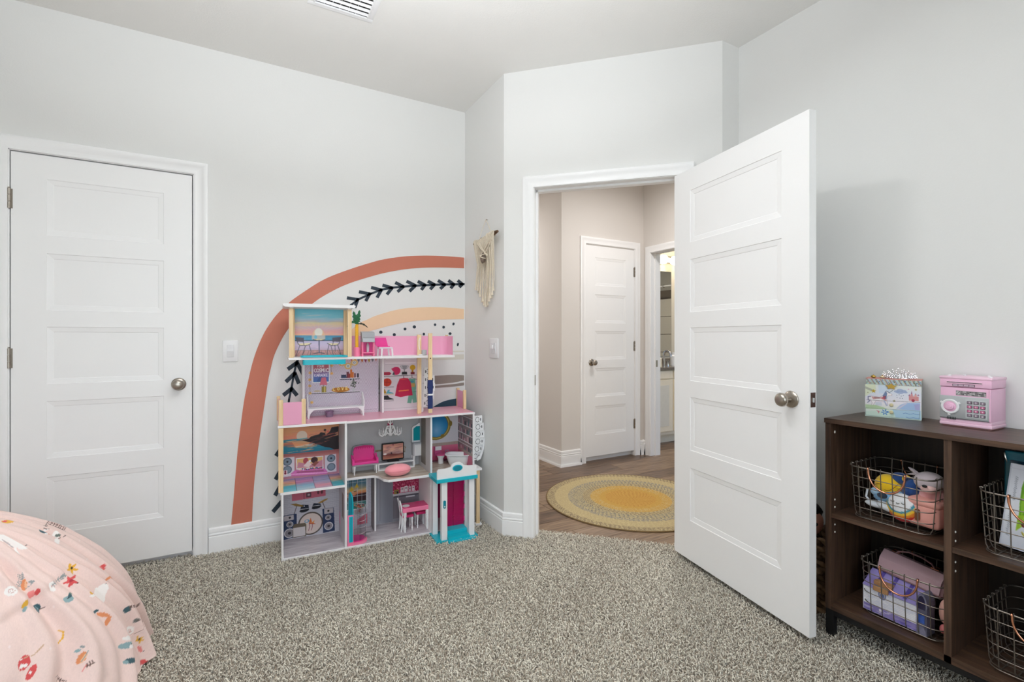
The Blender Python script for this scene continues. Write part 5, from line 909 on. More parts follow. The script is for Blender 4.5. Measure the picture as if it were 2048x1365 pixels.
# ------------------------------------------------------------------ pink quilt draped over the bed end
def build_quilt():
    X0, X1, Ya, Yb = -1.9, -.76, 2.15, 2.23; B_, N_ = [], []
    def seg(p, q_, n, nr):
        for i in range(n): t = i / n; B_.append((p[0] + (q_[0] - p[0]) * t, p[1] + (q_[1] - p[1]) * t)); N_.append(nr)
    seg((X0, Yb), (X1, Yb), 30, (0, 1)); [(B_.append((X1, Yb)), N_.append((cos(a), sin(a)))) for a in np.linspace(pi / 2, .02, 120)]
    seg((X1, Yb), (X1, Ya), 34, (1, 0)); [(B_.append((X1, Ya)), N_.append((cos(a), sin(a)))) for a in np.linspace(0, -pi / 2 + .01, 290)]
    seg((X1, Ya), (-.98, Ya), 115, (0, -1)); seg((-.98, Ya), (X0, Ya), 30, (0, -1)); B_.append((X0, Ya)); N_.append((0, -1))
    Bp, Np = np.array(B_)[None], np.array(N_)[None]; n = len(B_)
    dk = [0, .07, .135, .2, .27, .34, .397, .428, .472]; zk = [.620, .604, .568, .524, .457, .378, .285, .205, .016]
    tt = np.linspace(0, 1, 900); d_ = np.interp(tt, np.linspace(0, 1, 9), dk); z_ = np.interp(tt, np.linspace(0, 1, 9), zk); ker = np.ones(90) / 90
    sm = lambda v: np.convolve(np.r_[np.full(45, v[0]) - (v[1] - v[0]) * np.arange(45, 0, -1), v, v[-1] + (v[-1] - v[-2]) * np.arange(1, 46)], ker, 'same')[45:-45]
    d_, z_ = sm(d_), sm(z_); L = np.r_[0, np.cumsum(np.hypot(np.diff(d_), np.diff(z_)))]; m = 280; u = np.linspace(0, L[-1], m); d = np.interp(u, L, d_)[:, None]; z = np.interp(u, L, z_)[:, None]
    sp = np.stack([np.clip(Bp[..., 0], X0 + .1, X1 - .11), np.full_like(Bp[..., 0], .5 * (Ya + Yb))], -1); k = np.linspace(1, .04, 20)[:, None, None]
    top = Bp * (1 - k) + sp * k; ztop = .620 + .008 * np.sin(k[..., 0] * pi / 2) + 0 * Bp[..., 0]
    s_mid = np.r_[0, np.cumsum(np.linalg.norm(np.diff((Bp + Np * .3)[0], axis=0), axis=1))][None]
    g = np.clip(u / L[-1], 0, 1)[:, None]; w1 = s_mid + .05 * np.sin(6 * g + s_mid * 9) * g
    amp = .003 + .024 * g
    fold = amp * (.60 * np.sin(2 * pi * w1 / .165 + .6) + .62 * np.sin(2 * pi * w1 / .079 + 2.1 + 2 * g) + .46 * np.sin(2 * pi * w1 / .049 + 5 * g + 1.5 * np.sin(s_mid * 11)))
    cre = .010 * np.exp(-((u[:, None] - .37 - .25 * (s_mid - 1.95)) / .022) ** 2) * np.exp(-((s_mid - 1.95) / .16) ** 2) - .006 * np.exp(-((u[:, None] - .40 - .25 * (s_mid - 1.95)) / .02) ** 2) * np.exp(-((s_mid - 1.95) / .18) ** 2)
    nz = .0016 * np.sin(s_mid * 150 + 5 * np.sin(u[:, None] * 9 + s_mid * 7)) * (.5 + .5 * np.sin(u[:, None] * 17 + 5 * np.sin(s_mid * 21))) - .006 * g
    an = np.arctan2(Np[..., 1], Np[..., 0]); off = fold + cre + nz + .018 * g ** 7 * np.exp(-((an + .50) / .30) ** 2); side = Bp + Np * (d + off * .85)[..., None]; zz = z + off * .5 * (1 - g) + 0 * s_mid
    zz = zz + np.where(g > .85, .012 * np.sin(2 * pi * s_mid / .31), 0)
    V = np.concatenate([np.concatenate([top, ztop[..., None]], -1), np.concatenate([side, zz[..., None]], -1)], 0)
    hem = V[-1:].copy(); hem[..., 2] -= .004; h2 = V[-1:].copy(); h2[..., :2] -= Np * .012; h2[..., 2] -= .002; h3 = V[-40:-39].copy(); h3[..., :2] -= Np * .02
    V = np.concatenate([V, hem, h2, h3], 0); ny, nx = V.shape[:2]; C = np.empty((ny, nx, 3)); C[:] = lin((240, 213, 205)); C *= (1 + .02 * RNG.standard_normal((ny, nx, 1)))
    C[m + 18:m + 23] = lin((246, 222, 212))
    dpt = V @ _F; px = 1024 + F * (V @ _R) / dpt; py = HY + F * (CH - V[..., 2]) / dpt
    def centre(cx, cy):
        e = (px - cx / 3.741) ** 2 + (py - 1000 - cy / 3.741) ** 2; cand = np.argwhere(e < max(e.min() * 1.5, 4)); dd = dpt[cand[:, 0], cand[:, 1]]; return cand[dd.argmin()]
    def local(cx, cy):
        # offsets from the motif's centre over the cloth, in the units its outline was measured in
        i, j = centre(cx, cy); Lx = np.r_[0, np.cumsum(np.linalg.norm(np.diff(V[i], axis=0), axis=1))]; Ly = np.r_[0, np.cumsum(np.linalg.norm(np.diff(V[:, j], axis=0), axis=1))]
        a0, a1, b0, b1 = max(i - 34, 0), min(i + 35, ny - 4), max(j - 34, 0), min(j + 35, nx); SS, AA = np.meshgrid(Lx[b0:b1] - Lx[j], Ly[a0:a1] - Ly[i]); wt = np.exp(-(SS ** 2 + AA ** 2) / .05 ** 2).ravel(); G = np.stack([SS.ravel(), AA.ravel(), np.ones(SS.size)], 1) * wt[:, None]
        J = 3.741 * np.stack([np.linalg.lstsq(G, (p[a0:a1, b0:b1] - p[i, j]).ravel() * wt, rcond=None)[0][:2] for p in (px, py)]); U_, sv, Vt = np.linalg.svd(J); J = U_ @ np.diag(np.clip(sv, 1250, 2300)) @ Vt
        i0, i1, j0, j1 = max(i - 75, 0), min(i + 75, ny), max(j - 85, 0), min(j + 85, nx); S_, A_ = (Lx[j0:j1] - Lx[j])[None], (Ly[i0:i1] - Ly[i])[:, None]
        return (slice(i0, i1), slice(j0, j1)), J[0, 0] * S_ + J[0, 1] * A_, J[1, 0] * S_ + J[1, 1] * A_
    def put(sl, mk, col): blk = C[sl]; blk[mk] = lin(col)
    def E(cx, cy, rx, ry, col, rot=0.):
        sl, X, Y = local(cx, cy); c, s = cos(rot), sin(rot); put(sl, ((X * c + Y * s) / rx) ** 2 + ((-X * s + Y * c) / ry) ** 2 <= 1, col)
    def St(P, w, col):
        c = np.mean(P, 0); sl, X, Y = local(*c); mk = np.zeros(X.shape, bool)
        for (ax, ay), (bx, by) in zip(P[:-1], P[1:]):
            ax, ay, bx, by = ax - c[0], ay - c[1], bx - c[0], by - c[1]; dx, dy = bx - ax, by - ay; t = np.clip(((X - ax) * dx + (Y - ay) * dy) / (dx * dx + dy * dy + 1e-9), 0, 1); mk |= (X - ax - t * dx) ** 2 + (Y - ay - t * dy) ** 2 < (w / 2) ** 2
        put(sl, mk, col)
    WH, TE, OR, YE, RE, GL, BR, PI, MU = (250, 244, 240), (60, 92, 100), (222, 142, 96), (226, 172, 60), (216, 84, 84), (150, 156, 156), (110, 84, 76), (232, 140, 136), (140, 168, 172)
    def flower(x, y, r, col, n=5, c2=(70, 60, 50)):
        for a in range(n): E(x + r * .6 * cos(a * 2 * pi / n + .3), y + r * .6 * sin(a * 2 * pi / n + .3), r * .55, r * .24, col, a * 2 * pi / n + .3)
        E(x, y, r * .22, r * .22, c2)
    def sprig(P, col=BR, tick=13):
        St(P, 5, col)
        for (ax, ay), (bx, by) in zip(P[:-1], P[1:]):
            L_ = math.hypot(bx - ax, by - ay)
            for k in range(max(1, int(L_ / 16))): t = k / max(1, int(L_ / 16)); x, y = ax + (bx - ax) * t, ay + (by - ay) * t; nx_, ny_ = -(by - ay) / L_, (bx - ax) / L_; St([(x, y), (x + nx_ * tick + (bx - ax) / L_ * 5, y + ny_ * tick + (by - ay) / L_ * 5)], 5, col); St([(x, y), (x - nx_ * tick + (bx - ax) / L_ * 5, y - ny_ * tick + (by - ay) / L_ * 5)], 5, col)
    def rose(x, y, r):
        E(x, y, r, r, WH); St([(x + r * .55 * cos(a) * (1 - a / 12), y + r * .55 * sin(a) * (1 - a / 12)) for a in np.linspace(0, 9, 14)], 4, (214, 176, 170))
    E(60, 160, 32, 13, YE, -.1); E(40, 158, 14, 6, RE); E(60, 285, 75, 17, WH, .35); E(140, 325, 48, 20, WH, .35); E(185, 345, 26, 15, WH, .2); St([(110, 330), (125, 375), (145, 400)], 11, WH); E(203, 336, 5, 5, (60, 56, 60)); St([(30, 300), (95, 350)], 5, (190, 180, 180))
    E(330, 232, 30, 18, TE, .5); E(345, 230, 12, 8, WH, .5); E(370, 250, 14, 10, OR); E(350, 250, 10, 6, WH); sprig([(345, 215), (350, 180), (385, 168), (440, 190), (505, 215)])
    E(420, 270, 14, 40, WH, -.5); E(432, 310, 18, 26, WH); E(440, 268, 16, 9, (110, 120, 112), .4); St([(450, 335), (448, 295), (495, 258)], 5, BR)
    rose(90, 680, 34); sprig([(130, 660), (160, 610), (150, 545)], GL, 16); E(182, 635, 16, 42, OR, -.15); E(190, 640, 6, 34, (240, 190, 150), -.15); E(238, 610, 16, 10, GL); St([(200, 670), (225, 640), (245, 605)], 4, GL); E(238, 710, 20, 26, PI); E(288, 690, 16, 22, RE); E(198, 780, 16, 28, YE, .3); E(188, 815, 10, 18, MU, .2); E(278, 815, 26, 38, TE); St([(262, 815), (278, 800), (292, 815), (278, 832)], 4, MU); St([(300, 815), (330, 795)], 4, BR)
    flower(540, 515, 34, YE); flower(540, 605, 40, RE, 5, (170, 50, 60)); E(512, 745, 34, 22, MU, -.3); E(530, 715, 12, 24, TE, .2); E(535, 695, 20, 10, (110, 130, 118)); E(515, 740, 5, 5, (40, 50, 60)); rose(395, 640, 22); E(395, 672, 20, 14, WH); sprig([(400, 640), (440, 600), (500, 560)], GL, 14); E(588, 617, 5, 6, (60, 50, 56))
    E(752, 740, 34, 92, WH, .05); E(735, 690, 24, 30, WH); E(695, 695, 18, 9, YE, .5); E(705, 712, 14, 10, WH); E(788, 638, 5, 5, (50, 50, 56)); E(770, 650, 22, 16, WH); E(712, 838, 22, 12, TE, -.6); E(775, 865, 40, 13, OR, .35); E(805, 915, 12, 34, OR)
    E(768, 515, 12, 22, RE, -.4); St([(775, 520), (820, 530), (870, 518)], 7, PI); E(815, 590, 9, 20, OR, .3); E(838, 582, 14, 14, OR, .6)
    St([(435, 975), (460, 990), (465, 1030), (440, 1060)], 9, YE); E(180, 1215, 32, 42, RE, .1); E(165, 1245, 12, 14, WH); E(190, 1240, 10, 10, WH); E(165, 1200, 6, 6, WH); E(232, 1285, 20, 44, RE, .3); E(225, 1295, 6, 8, WH); St([(210, 1165), (260, 1150), (295, 1100)], 6, (206, 170, 140))
    E(608, 1180, 22, 46, OR, .35); E(620, 1185, 9, 40, (240, 190, 150), .35); E(632, 1170, 5, 46, GL, .35); E(580, 1130, 20, 10, MU, -.4); E(615, 1095, 14, 8, GL, .5); sprig([(645, 1250), (680, 1225), (715, 1205)]); St([(620, 1280), (640, 1240)], 6, PI); sprig([(425, 1325), (450, 1350), (480, 1360)])
    E(958, 822, 20, 22, TE); sprig([(975, 815), (1010, 795), (1045, 785)], BR, 11); E(1020, 897, 14, 16, (110, 110, 106)); St([(1035, 905), (1066, 900)], 5, BR); rose(970, 985, 28); E(975, 1035, 30, 16, WH); E(965, 1090, 42, 22, MU, -.2); E(998, 1080, 16, 24, WH, .2); E(992, 1078, 5, 5, (60, 60, 70)); flower(1042, 1052, 26, YE); E(1050, 1120, 12, 24, PI, -.5); E(1075, 1138, 4, 6, (60, 50, 60)); E(985, 1205, 32, 20, TE, -.1); E(945, 1215, 16, 12, MU); E(1075, 1228, 28, 28, RE); E(1068, 1240, 12, 9, WH); E(1086, 1236, 7, 6, WH)
    for x, y in ((655, 440), (400, 800), (70, 1095), (380, 1110), (275, 130), (600, 300)): E(x, y, 6, 8, (246, 226, 222))
    t = thing('bed_quilt', 'blush pink quilt printed with white foxes and flowers draped over the bed end', 'quilt', (-1.0, 2.3, 0))
    o = link('cover', grid_mesh('cover', V - np.array([-1.0, 2.3, 0]), C, PRINTC), t)
build_quilt()
# ------------------------------------------------------------------ dark walnut cube shelf along the right wall
WN = ((50, 35, 27), (90, 67, 52)); WV = wood('walnut_upright', *WN, 2, .42, 30, 1.6); WH_ = wood('walnut_level', *WN, 1, .36, 30, 1.6); WIN = wood('walnut_shaded', (26, 19, 14), (42, 31, 24), 2, .5, 30, 1.6)  # inner back uses a darker walnut copy, cube shade put into its colour
sh = thing('cube_shelf', 'dark walnut four-cube shelf on black legs against the right wall', 'shelf', (2.045, 1.0695, 0)); LY = -.768                     # local x into the wall, local y negative towards the camera
SO = lambda n, b, m, s=None, l=None: obj(n, b, m, sh, s, l)
SO('top', MB().box(-.006, .335, .002, LY - .002, .8525, .8715, .001), WH_)
for y0, n in ((0, 'side_panel'), (-.3735, 'divider'), (LY + .0205, 'side_panel')): SO(n, MB().box(0, .325, y0 - .0205, y0, .1135, .8525, .0008), WV)
SO('bottom_board', MB().box(0, .325, -.0205, LY + .0205, .1135, .138, .0008), WH_); SO('shelf_board', MB().box(.004, .322, -.0205, -.3735, .4768, .4962, .0008), WH_); SO('shelf_board', MB().box(.004, .322, -.394, LY + .0205, .4815, .5010, .0008), WH_)
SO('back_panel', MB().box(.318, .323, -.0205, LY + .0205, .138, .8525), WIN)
BLK = mat('black_metal', (16, 16, 17), .5, var=.1)
for y in (-.002, LY + .03):
    for x in (.0, .297): SO('leg', MB().box(x, x + .028, y - .028, y, 0, .1135, .001), BLK)
SO('leg_rail', MB().box(.003, .024, -.02, LY + .02, .092, .1134).box(.3, .32, -.02, LY + .02, .092, .1134), BLK)
CAP = mat('cap_white', (236, 230, 220), .4)
for y, zs in ((-.0207, (.815, .545, .515, .445, .415)), (-.3943, (.545, .515, .445, .415))):
    for z in zs: SO('peg_hole', MB().lathe([(0, 0), (.0042 if z < .8 else .006, 0), (.003, -.0016), (0, -.0018)], (.03, y, z), 10, axis=1), CAP, 40)

# ------------------------------------------------------------------ wire baskets: every wire its own piece
def basket(label, y, z, x=2.196):
    t = thing('wire_basket', label, 'basket', (x, y, z), 0, 'dark wire baskets with copper handles in the cube shelf'); hx, hy, h, tp = .132, .133, .198, .012
    def ring(zz, r): k = tp * (1 - zz / h); return MB().tube([(a, b_, zz) for a, b_ in rrect(-hx + k, hx - k, -hy + k, hy - k, .04, 6)], r, 6, True)
    obj('rim', ring(h, .0028), WIRE, t, 60)
    for f in (.03, .22, .42, .62, .81): obj('ring_wire', ring(h * f, .0017), WIRE, t, 60)
    def U(c, ax):
        w = (hx if ax == 0 else hy); b_ = w - tp; P = [(-w - .001, h - .002), (-w - .004, h + .003), (-w, h + .006), (-w + .004, h + .002)][::-1] + [(-b_ - .001, .022), (-b_ + .006, .006), (-b_ + .022, .0)]; P = P + [(-q[0], q[1]) for q in P[::-1]]
        return MB().tube([((p, c, zz) if ax == 0 else (c, p, zz)) for p, zz in P], .0017, 6)
    for c in np.linspace(-hy + .042, hy - .042, 6): obj('cross_wire', U(c, 0), WIRE, t, 60)
    for c in np.linspace(-hx + .042, hx - .042, 6): obj('cross_wire', U(c, 1), WIRE, t, 60)
    for s in (-1, 1):
        P = [(s * (hx + .003), .058 * cos(a) * (1 if abs(cos(a)) < .98 else 1), h + .004 - .078 * sin(a) ** .85) for a in np.linspace(0.001, pi - .001, 15)]
        hd = obj('handle', MB().tube(P, .0034, 8), COPPER, t, 60, 'copper drop handle')
        for e in (-.058, .058): obj('handle_loop', MB().tube([(s * hx + .0055 * cos(a), e, h + .0055 * sin(a)) for a in np.linspace(0, 2 * pi, 11)[:-1]], .0022, 6, True), COPPER, hd, 60)
    return t
bk = basket('dark wire basket of soft toys in the upper left shelf cube', .868, .4985)
dup(bk, (2.206, .835, .1403), 0, 'dark wire basket holding a mauve handbag in the lower left shelf cube')
dup(bk, (2.196, .487, .5033), 0, 'dark wire basket of books in the upper right shelf cube')
dup(bk, (2.200, .480, .1403), 0, 'empty dark wire basket in the lower right shelf cube')

# soft toys in the upper left basket
def ballgrid(r, fn, nx=64, ny=40, sc=(1, 1, 1)):
    a = np.linspace(0, pi, ny + 1)[:, None]; q = np.linspace(0, 2 * pi, nx + 1)[None]; D = np.stack([np.sin(a) * np.cos(q), np.sin(a) * np.sin(q), np.cos(a) + 0 * q], -1); return D * r * np.array(sc), fn(D)
def plush(name, bump=.35, **k): return mat(name, rough=.9, sheen=.4, bump=bump, bscale=700, **k)
FUZZ = mat('toy_skin', rough=.75, attr=True, sheen=.2, bump=.1)
t = thing('toy_ball', 'yellow soft ball with brown stitches in the upper wire basket', 'ball', (2.18, .910, .6225))
obj('ball', MB().ball((0, 0, 0), .043, 26, 16), plush('yellow_plush', rgb=(238, 194, 24), var=.08), t, 60)
for s in (-1, 1): obj('stitching', MB().tube([(-.0425 * cos(b_) * cos(.5 * sin(b_ * 1.0)), s * .012 + .0425 * sin(b_) * .9, s * -.010 + .02 * cos(b_ * 2.2) * s) for b_ in np.linspace(-.9, .9, 12)], .0011, 5), mat('stitch_brown', (150, 100, 20), .8), t)
obj('stand_block', MB().ball((.005, 0, -.072), .038, 14, 8, (1, 1.2, 1)), plush('hidden_plush', rgb=(90, 70, 60), var=.2), t, 60)
t = thing('plush_bird', 'dark blue plush toy with yellow crescent beside the yellow ball', 'plush toy', (2.185, .848, .60))
NVY = plush('navy_plush', rgb=(24, 66, 128), var=.15)
obj('body', MB().ball((0, -.012, .028), .036, 18, 12, (.85, .8, 1.35), None, (.35, 'X')), NVY, t, 60); obj('head', MB().ball((.0, .026, .058), .026, 16, 10, (.9, 1.2, .85)), NVY, t, 60); obj('crescent', MB().tube([(-.024, -.008 + .014 * cos(a), .062 + .014 * sin(a)) for a in np.linspace(-.4, 2.1, 9)], [.002, .004, .005, .0055, .0055, .005, .0045, .0035, .002], 7), plush('yellow_felt', rgb=(240, 200, 30)), t, 60); obj('beak', MB().ball((-.02, .024, .03), .012, 12, 8, (1, 1.4, .6)), plush('yellow_felt', rgb=()), t, 60); obj('tail', MB().ball((.02, -.03, .012), .026, 14, 8, (1, 1.2, 1)), plush('grey_plush', rgb=(168, 160, 158)), t, 60)
t = thing('plush_rabbit', 'grey and pink plush rabbit slumped at the right end of the upper basket', 'plush toy', (2.185, .782, .585))
RBT = plush('lavender_plush', rgb=(196, 184, 190), var=.06)
obj('head', MB().ball((-.015, -.004, .086), .042, 20, 12, (1, 1.1, .85)), RBT, t, 60); obj('body', MB().ball((.01, -.01, .03), .044, 18, 12, (1, 1.05, 1.1)), plush('rose_plush', rgb=(226, 172, 172), var=.08), t, 60); obj('muzzle', MB().ball((-.045, -.012, .068), .02, 14, 8, (.8, 1.2, .8)), plush('pale_rose_plush', rgb=(236, 196, 192)), t, 60); obj('nose', MB().ball((-.062, -.006, .078), .0065, 10, 6, (.7, 1.3, .8)), BLACK, t, 60)
for k, (dy, dz, y2) in enumerate(((.055, .125, .03), (.06, .098, .02))): obj('ear', MB().tube([(-.012, y2 - .008, .1), (-.014, y2 + .02, .5 * (.1 + dz) + .006), (-.016, dy + .005, dz)], [.010, .012, .002], 9, False, .45), RBT, t, 60)
t = thing('plush_fish', 'pale blue plush toy with dark eye patch lying in the upper basket', 'plush toy', (2.165, .905, .525))
c1 = plush('sky_plush', rgb=(120, 172, 214), var=.1)
obj('body', MB().ball((0, -.005, .062), .046, 22, 12, (.8, 1.15, .5), None, (-.25, 'X')), c1, t, 60); obj('head', MB().ball((-.008, .034, .07), .02, 14, 10, (.9, 1, .85)), plush('pale_sky_plush', rgb=(170, 204, 230)), t, 60); obj('patch', MB().ball((-.034, .004, .066), .014, 12, 8, (.55, 1.3, .8)), plush('dark_patch', rgb=(36, 50, 70)), t, 60); obj('fin', MB().ball((-.02, .03, .024), .026, 14, 8, (.8, 1.5, .5)), plush('white_plush', rgb=(230, 234, 240)), t, 60); obj('fin', MB().ball((-.026, -.008, .026), .028, 14, 8, (.8, 1.3, .55), None, (.3, 'X')), plush('white_plush', rgb=()), t, 60); obj('tail', MB().ball((-.005, -.045, .022), .028, 14, 8, (1, 1.1, .6)), c1, t, 60); obj('whisker', MB().tube([(-.02, .06, .075), (-.022, .064, .045), (-.02, .045, .022)], .004, 7), plush('white_plush', rgb=()), t, 60)
t = thing('rainbow_toy', 'round squishy cloud toy with sleepy face and rainbow rim in the basket', 'soft toy', (2.137, .846, .563), -.12)
def rb(D):
    C = np.empty(D.shape); k = np.hypot(D[..., 1] * 1.0, D[..., 2] - .62); cs = [lin(v) for v in ((250, 250, 252), (60, 150, 170), (250, 206, 60), (246, 140, 40), (226, 50, 40), (206, 24, 30))]; ed = [.78, .92, 1.1, 1.26, 1.46, 9]
    prev = -1
    for e, col in zip(ed, cs): C[(k > prev) & (k <= e)] = col; prev = e
    back = D[..., 0] > .55; C[back] = cs[4]; return C
P, C = ballgrid(.052, rb, 72, 48, (.62, 1, .98)); link('body', grid_mesh('body', P, C, FUZZ), t)
for s in (-1, 1): obj('eye', MB().tube([(-.0305, s * .018 + .006 * cos(a), .027 - .005 * sin(a)) for a in np.linspace(.2, pi - .2, 7)], .0011, 5), BLACK, t)
obj('smile', MB().tube([(-.0318, .005 * cos(a), .023 - .004 * sin(a)) for a in np.linspace(.2, pi - .2, 7)], .0011, 5), BLACK, t)
t = thing('camera_case', 'blush pink leather camera case with a brown strap tab in the basket', 'case', (2.154, .778, .516), -.08)
PL_ = mat('blush_leather', (240, 172, 160), .45, var=.05, bump=.15, bscale=300)
obj('body', MB().box(-.036, .036, -.048, .048, 0, .082, .012), PL_, t, 50); obj('lid', MB().box(-.038, .038, -.05, .05, .07, .1, .012), PL_, t, 50); obj('lens_bulge', MB().lathe([(0, 0), (.02, 0), (.024, -.01), (.022, -.018), (0, -.02)], (0, -.01, .05), 20, axis=1).rot(-pi / 2), PL_, t, 50)
obj('strap_tab', MB().prism(rrect(.006, .021, .02, .062, .0072), -.041, -.036, 'yz'), mat('brown_strap', (120, 76, 50), .5, var=.1), t); obj('snap', MB().lathe([(0, 0), (.006, 0), (.005, .002), (0, .003)], (0, 0, 0), 14).rot(-pi / 2, 'Y').xf(Matrix.Translation((-.041, .0135, .053))), NICK, t, 40); obj('strap', MB().tube([(.0, -.05, .08), (-.01, -.056, .07), (0, -.056, .03), (.004, -.05, .01)], .004, 7), PL_, t, 50)

# lower left basket: castle case, handbag, toy
t = thing('castle_case', 'white and lavender toy castle carry case in the lower wire basket', 'toy case', (2.152, .872, .146), -.06)
q = quad(270, 1065, 400, 800, 880, 1150, 180, 0, 90) if False else None
c = Cv(170, 92, 170, 92, (236, 236, 244)); c.rect(0, 66, 170, 92, (146, 134, 190)); r9 = random.Random(21)
for k in range(11):
    y = k * 6; [c.rect(x + r9.uniform(-1, 1), y + .6, x + 15, y + 5.2, r9.choice([(244, 244, 250), (232, 232, 242), (224, 226, 240), (240, 238, 246)])) for x in np.arange(-8 * (k % 2), 170, 17)]; c.rect(0, y - .3, 170, y + .5, (196, 196, 212))
c.streaks(26, 68, 90, [(110, 96, 190), (176, 166, 206), (90, 80, 160), (214, 206, 226)], (14, 40), (2, 6), .7, 0, 22); c.ell(64, 14, 13, 17, (120, 130, 176)); c.ell(64, 12, 9, 12, (206, 196, 190)); c.ell(64, 16, 6, 8, (80, 100, 160)); c.rect(0, 0, 170, 2, (180, 176, 200)); c.ell(58, 74, 5, 5, (230, 226, 236)); c.rect(-1, 0, 2, 92, (206, 206, 220))
obj('body', MB().box(-.052, .05, -.088, .088, 0, .094, .002), mat('case_white', (232, 232, 240), .4), t); sheet('front_print', c, (-.0528, .087, .002), (0, -.174, 0), (0, 0, .09), t, label='printed white brick front with lavender base')
obj('roof', MB().prism([(-.055, .094), (.052, .094), (.034, .135), (.012, .142)], -.088, .088, 'xz'), mat('lavender_roof', (150, 138, 200), .35, var=.2, scale=30), t)
for k, y in enumerate((.045, .0, -.05)): obj('roof_band', MB().prism([(-.0515, .1015), (-.0525, .1005), (.01, .1415), (.012, .1425)], y - .006, y + .006, 'xz'), mat('roof_band', (84, 72, 150), .35), t)
obj('clasp', MB().box(-.06, -.05, -.0, .05, .088, .108, .003).box(-.045, -.02, -.005, .055, .104, .122, .003), mat('tan_clasp', (186, 140, 96), .4, var=.1), t); obj('tower', MB().prism([(-.088, 0), (-.118, 0), (-.118, .095)] + [(-.103 + .0165 * cos(a), .1 + .045 * sin(a)) for a in np.linspace(pi, 0, 9)][::-1] + [(-.088, .095)], -.056, .0, 'yz'), mat('tower_stone', (120, 118, 140), .6, var=.3, scale=120), t, None, 'grey stone tower with dark arched window'); obj('tower_window', MB().prism([(-.093, .09), (-.113, .09)] + [(-.103 + .012 * cos(a), .1 + .038 * sin(a)) for a in np.linspace(pi, 0, 9)] , -.0572, -.056, 'yz'), mat('window_dark', (40, 36, 66), .3), t); obj('tower_pane', MB().box(-.0575, -.056, -.112, -.094, .042, .07), mat('window_blue', (54, 84, 160), .2, var=.4, scale=80), t)
t = thing('handbag', 'mauve leather handbag leaning on top of the toy castle case', 'handbag', (2.215, .838, .272), -.08)
MAU = mat('mauve_leather', (190, 158, 166), .45, var=.05, bump=.15, bscale=350); MAD = mat('mauve_dark', (140, 108, 112), .45)
fl = [(-.045, .0), (-.062, .018), (-.055, .062), (-.03, .088), (-.004, .084), (.03, .06), (.03, .0)]
obj('body', MB().prism(fl, -.098, .098, 'xz').rot(.10, 'X'), MAU, t); obj('flap_edge', MB().tube([(-.0625, y, .018 + 0) for y in np.linspace(-.098, .098, 5)], .003, 6).rot(.10, 'X'), MAD, t)
hp = [(-.022, .06, .086), (-.026, .05, .10), (-.024, .02, .112), (-.022, -.02, .112), (-.02, -.05, .104), (-.022, -.065, .088)]
obj('handle', MB().tube(hp, .0065, 8, False, .5).rot(.10, 'X'), MAD, t, 50); 
for y in (.06, -.064): obj('buckle', MB().tube([(-.026, y - .012, .092), (-.026, y + .012, .092), (-.014, y + .012, .096), (-.014, y - .012, .096)], .002, 6, True).rot(.10, 'X'), COPPER, t, 50)
obj('side_gusset', MB().prism([(x * .85, z * .9 + .002) for x, z in fl], -.106, -.098, 'xz').rot(.10, 'X'), MAD, t)
t = thing('pink_toy', 'pale pink toy at the right end of the lower wire basket', 'toy', (2.17, .728, .158)); FL = mat('pale_pink_vinyl', (240, 186, 170), .5)
obj('body', MB().ball((-.02, -.0, .075), .026, 14, 10, (.9, .6, 1.6)), FL, t, 60); obj('foot', MB().ball((-.03, -.002, .018), .016, 12, 8, (1.2, .8, 1)), mat('rose_vinyl', (214, 120, 120), .5), t, 60)

# upper right basket: binder and leaf book
t = thing('teal_binder', 'teal plastic binder standing behind the leaf book', 'binder', (2.225, .49, .512), 0); obj('cover', MB().box(-.012, .012, -.106, .106, 0, .305, .004).rot(.02, 'Y'), mat('teal_binder_plastic', (18, 104, 124), .3, var=.25, scale=8), t); obj('spine_ring', MB().tube([(-.013 + .0, .098, .27), (-.017, .101, .285), (-.013, .104, .298)], .0025, 6), NICK, t, 50); obj('label_strip', MB().box(-.0165, -.011, -.06, .09, .262, .276).rot(.02, 'Y'), mat('binder_dark', (10, 50, 70), .3), t)
t = thing('leaf_book', 'white picture book with a green leaf cover leaning in the wire basket', 'book', (2.155, .492, .512), 0.0)
c = Cv(120, 150, 120, 150, (228, 230, 238)); c.vgrad([(0, (226, 228, 238)), (90, (232, 234, 240)), (150, (206, 210, 222))], 0, 0, 120, 150)
gx_ = lambda P: [((x - 34) * .72 + 20, y) for x, y in P]
c.poly(gx_([(34, 70), (33, 40), (36, 26), (46, 20), (58, 22), (68, 34), (74, 48), (70, 70), (62, 90), (52, 100), (40, 112), (34, 116), (36, 96)]), (104, 160, 30)); c.poly(gx_([(36, 70), (40, 34), (52, 24), (60, 34), (50, 70), (40, 90)]), (140, 190, 50)); c.poly(gx_([(34, 90), (54, 84), (50, 102), (34, 118)]), (150, 190, 40)); c.line(gx_([(40, 108), (52, 70), (56, 30)]), .8, (180, 210, 110))
c.poly(gx_([(74, 34), (90, 30), (96, 70), (78, 74), (70, 60)]), (50, 30, 34)); c.poly(gx_([(78, 40), (88, 38), (90, 60), (80, 64)]), (170, 60, 50)); c.poly(gx_([(76, 80), (92, 78), (94, 96), (80, 100)]), (226, 180, 60))
for x, y, a, k in ((46, 106, .5, (110, 40, 44)), (56, 118, -.5, (60, 60, 50)), (62, 128, 1.2, (120, 60, 40)), (70, 122, .3, (150, 84, 50)), (58, 138, 1.8, (96, 50, 40)), (48, 120, .9, (206, 190, 90)), (74, 136, .8, (140, 70, 46))): c.poly(gx_([(x - 6 * cos(a), y - 6 * sin(a)), (x + 2.4 * sin(a), y - 2.4 * cos(a)), (x + 6 * cos(a), y + 6 * sin(a)), (x - 2.4 * sin(a), y + 2.4 * cos(a))]), k)
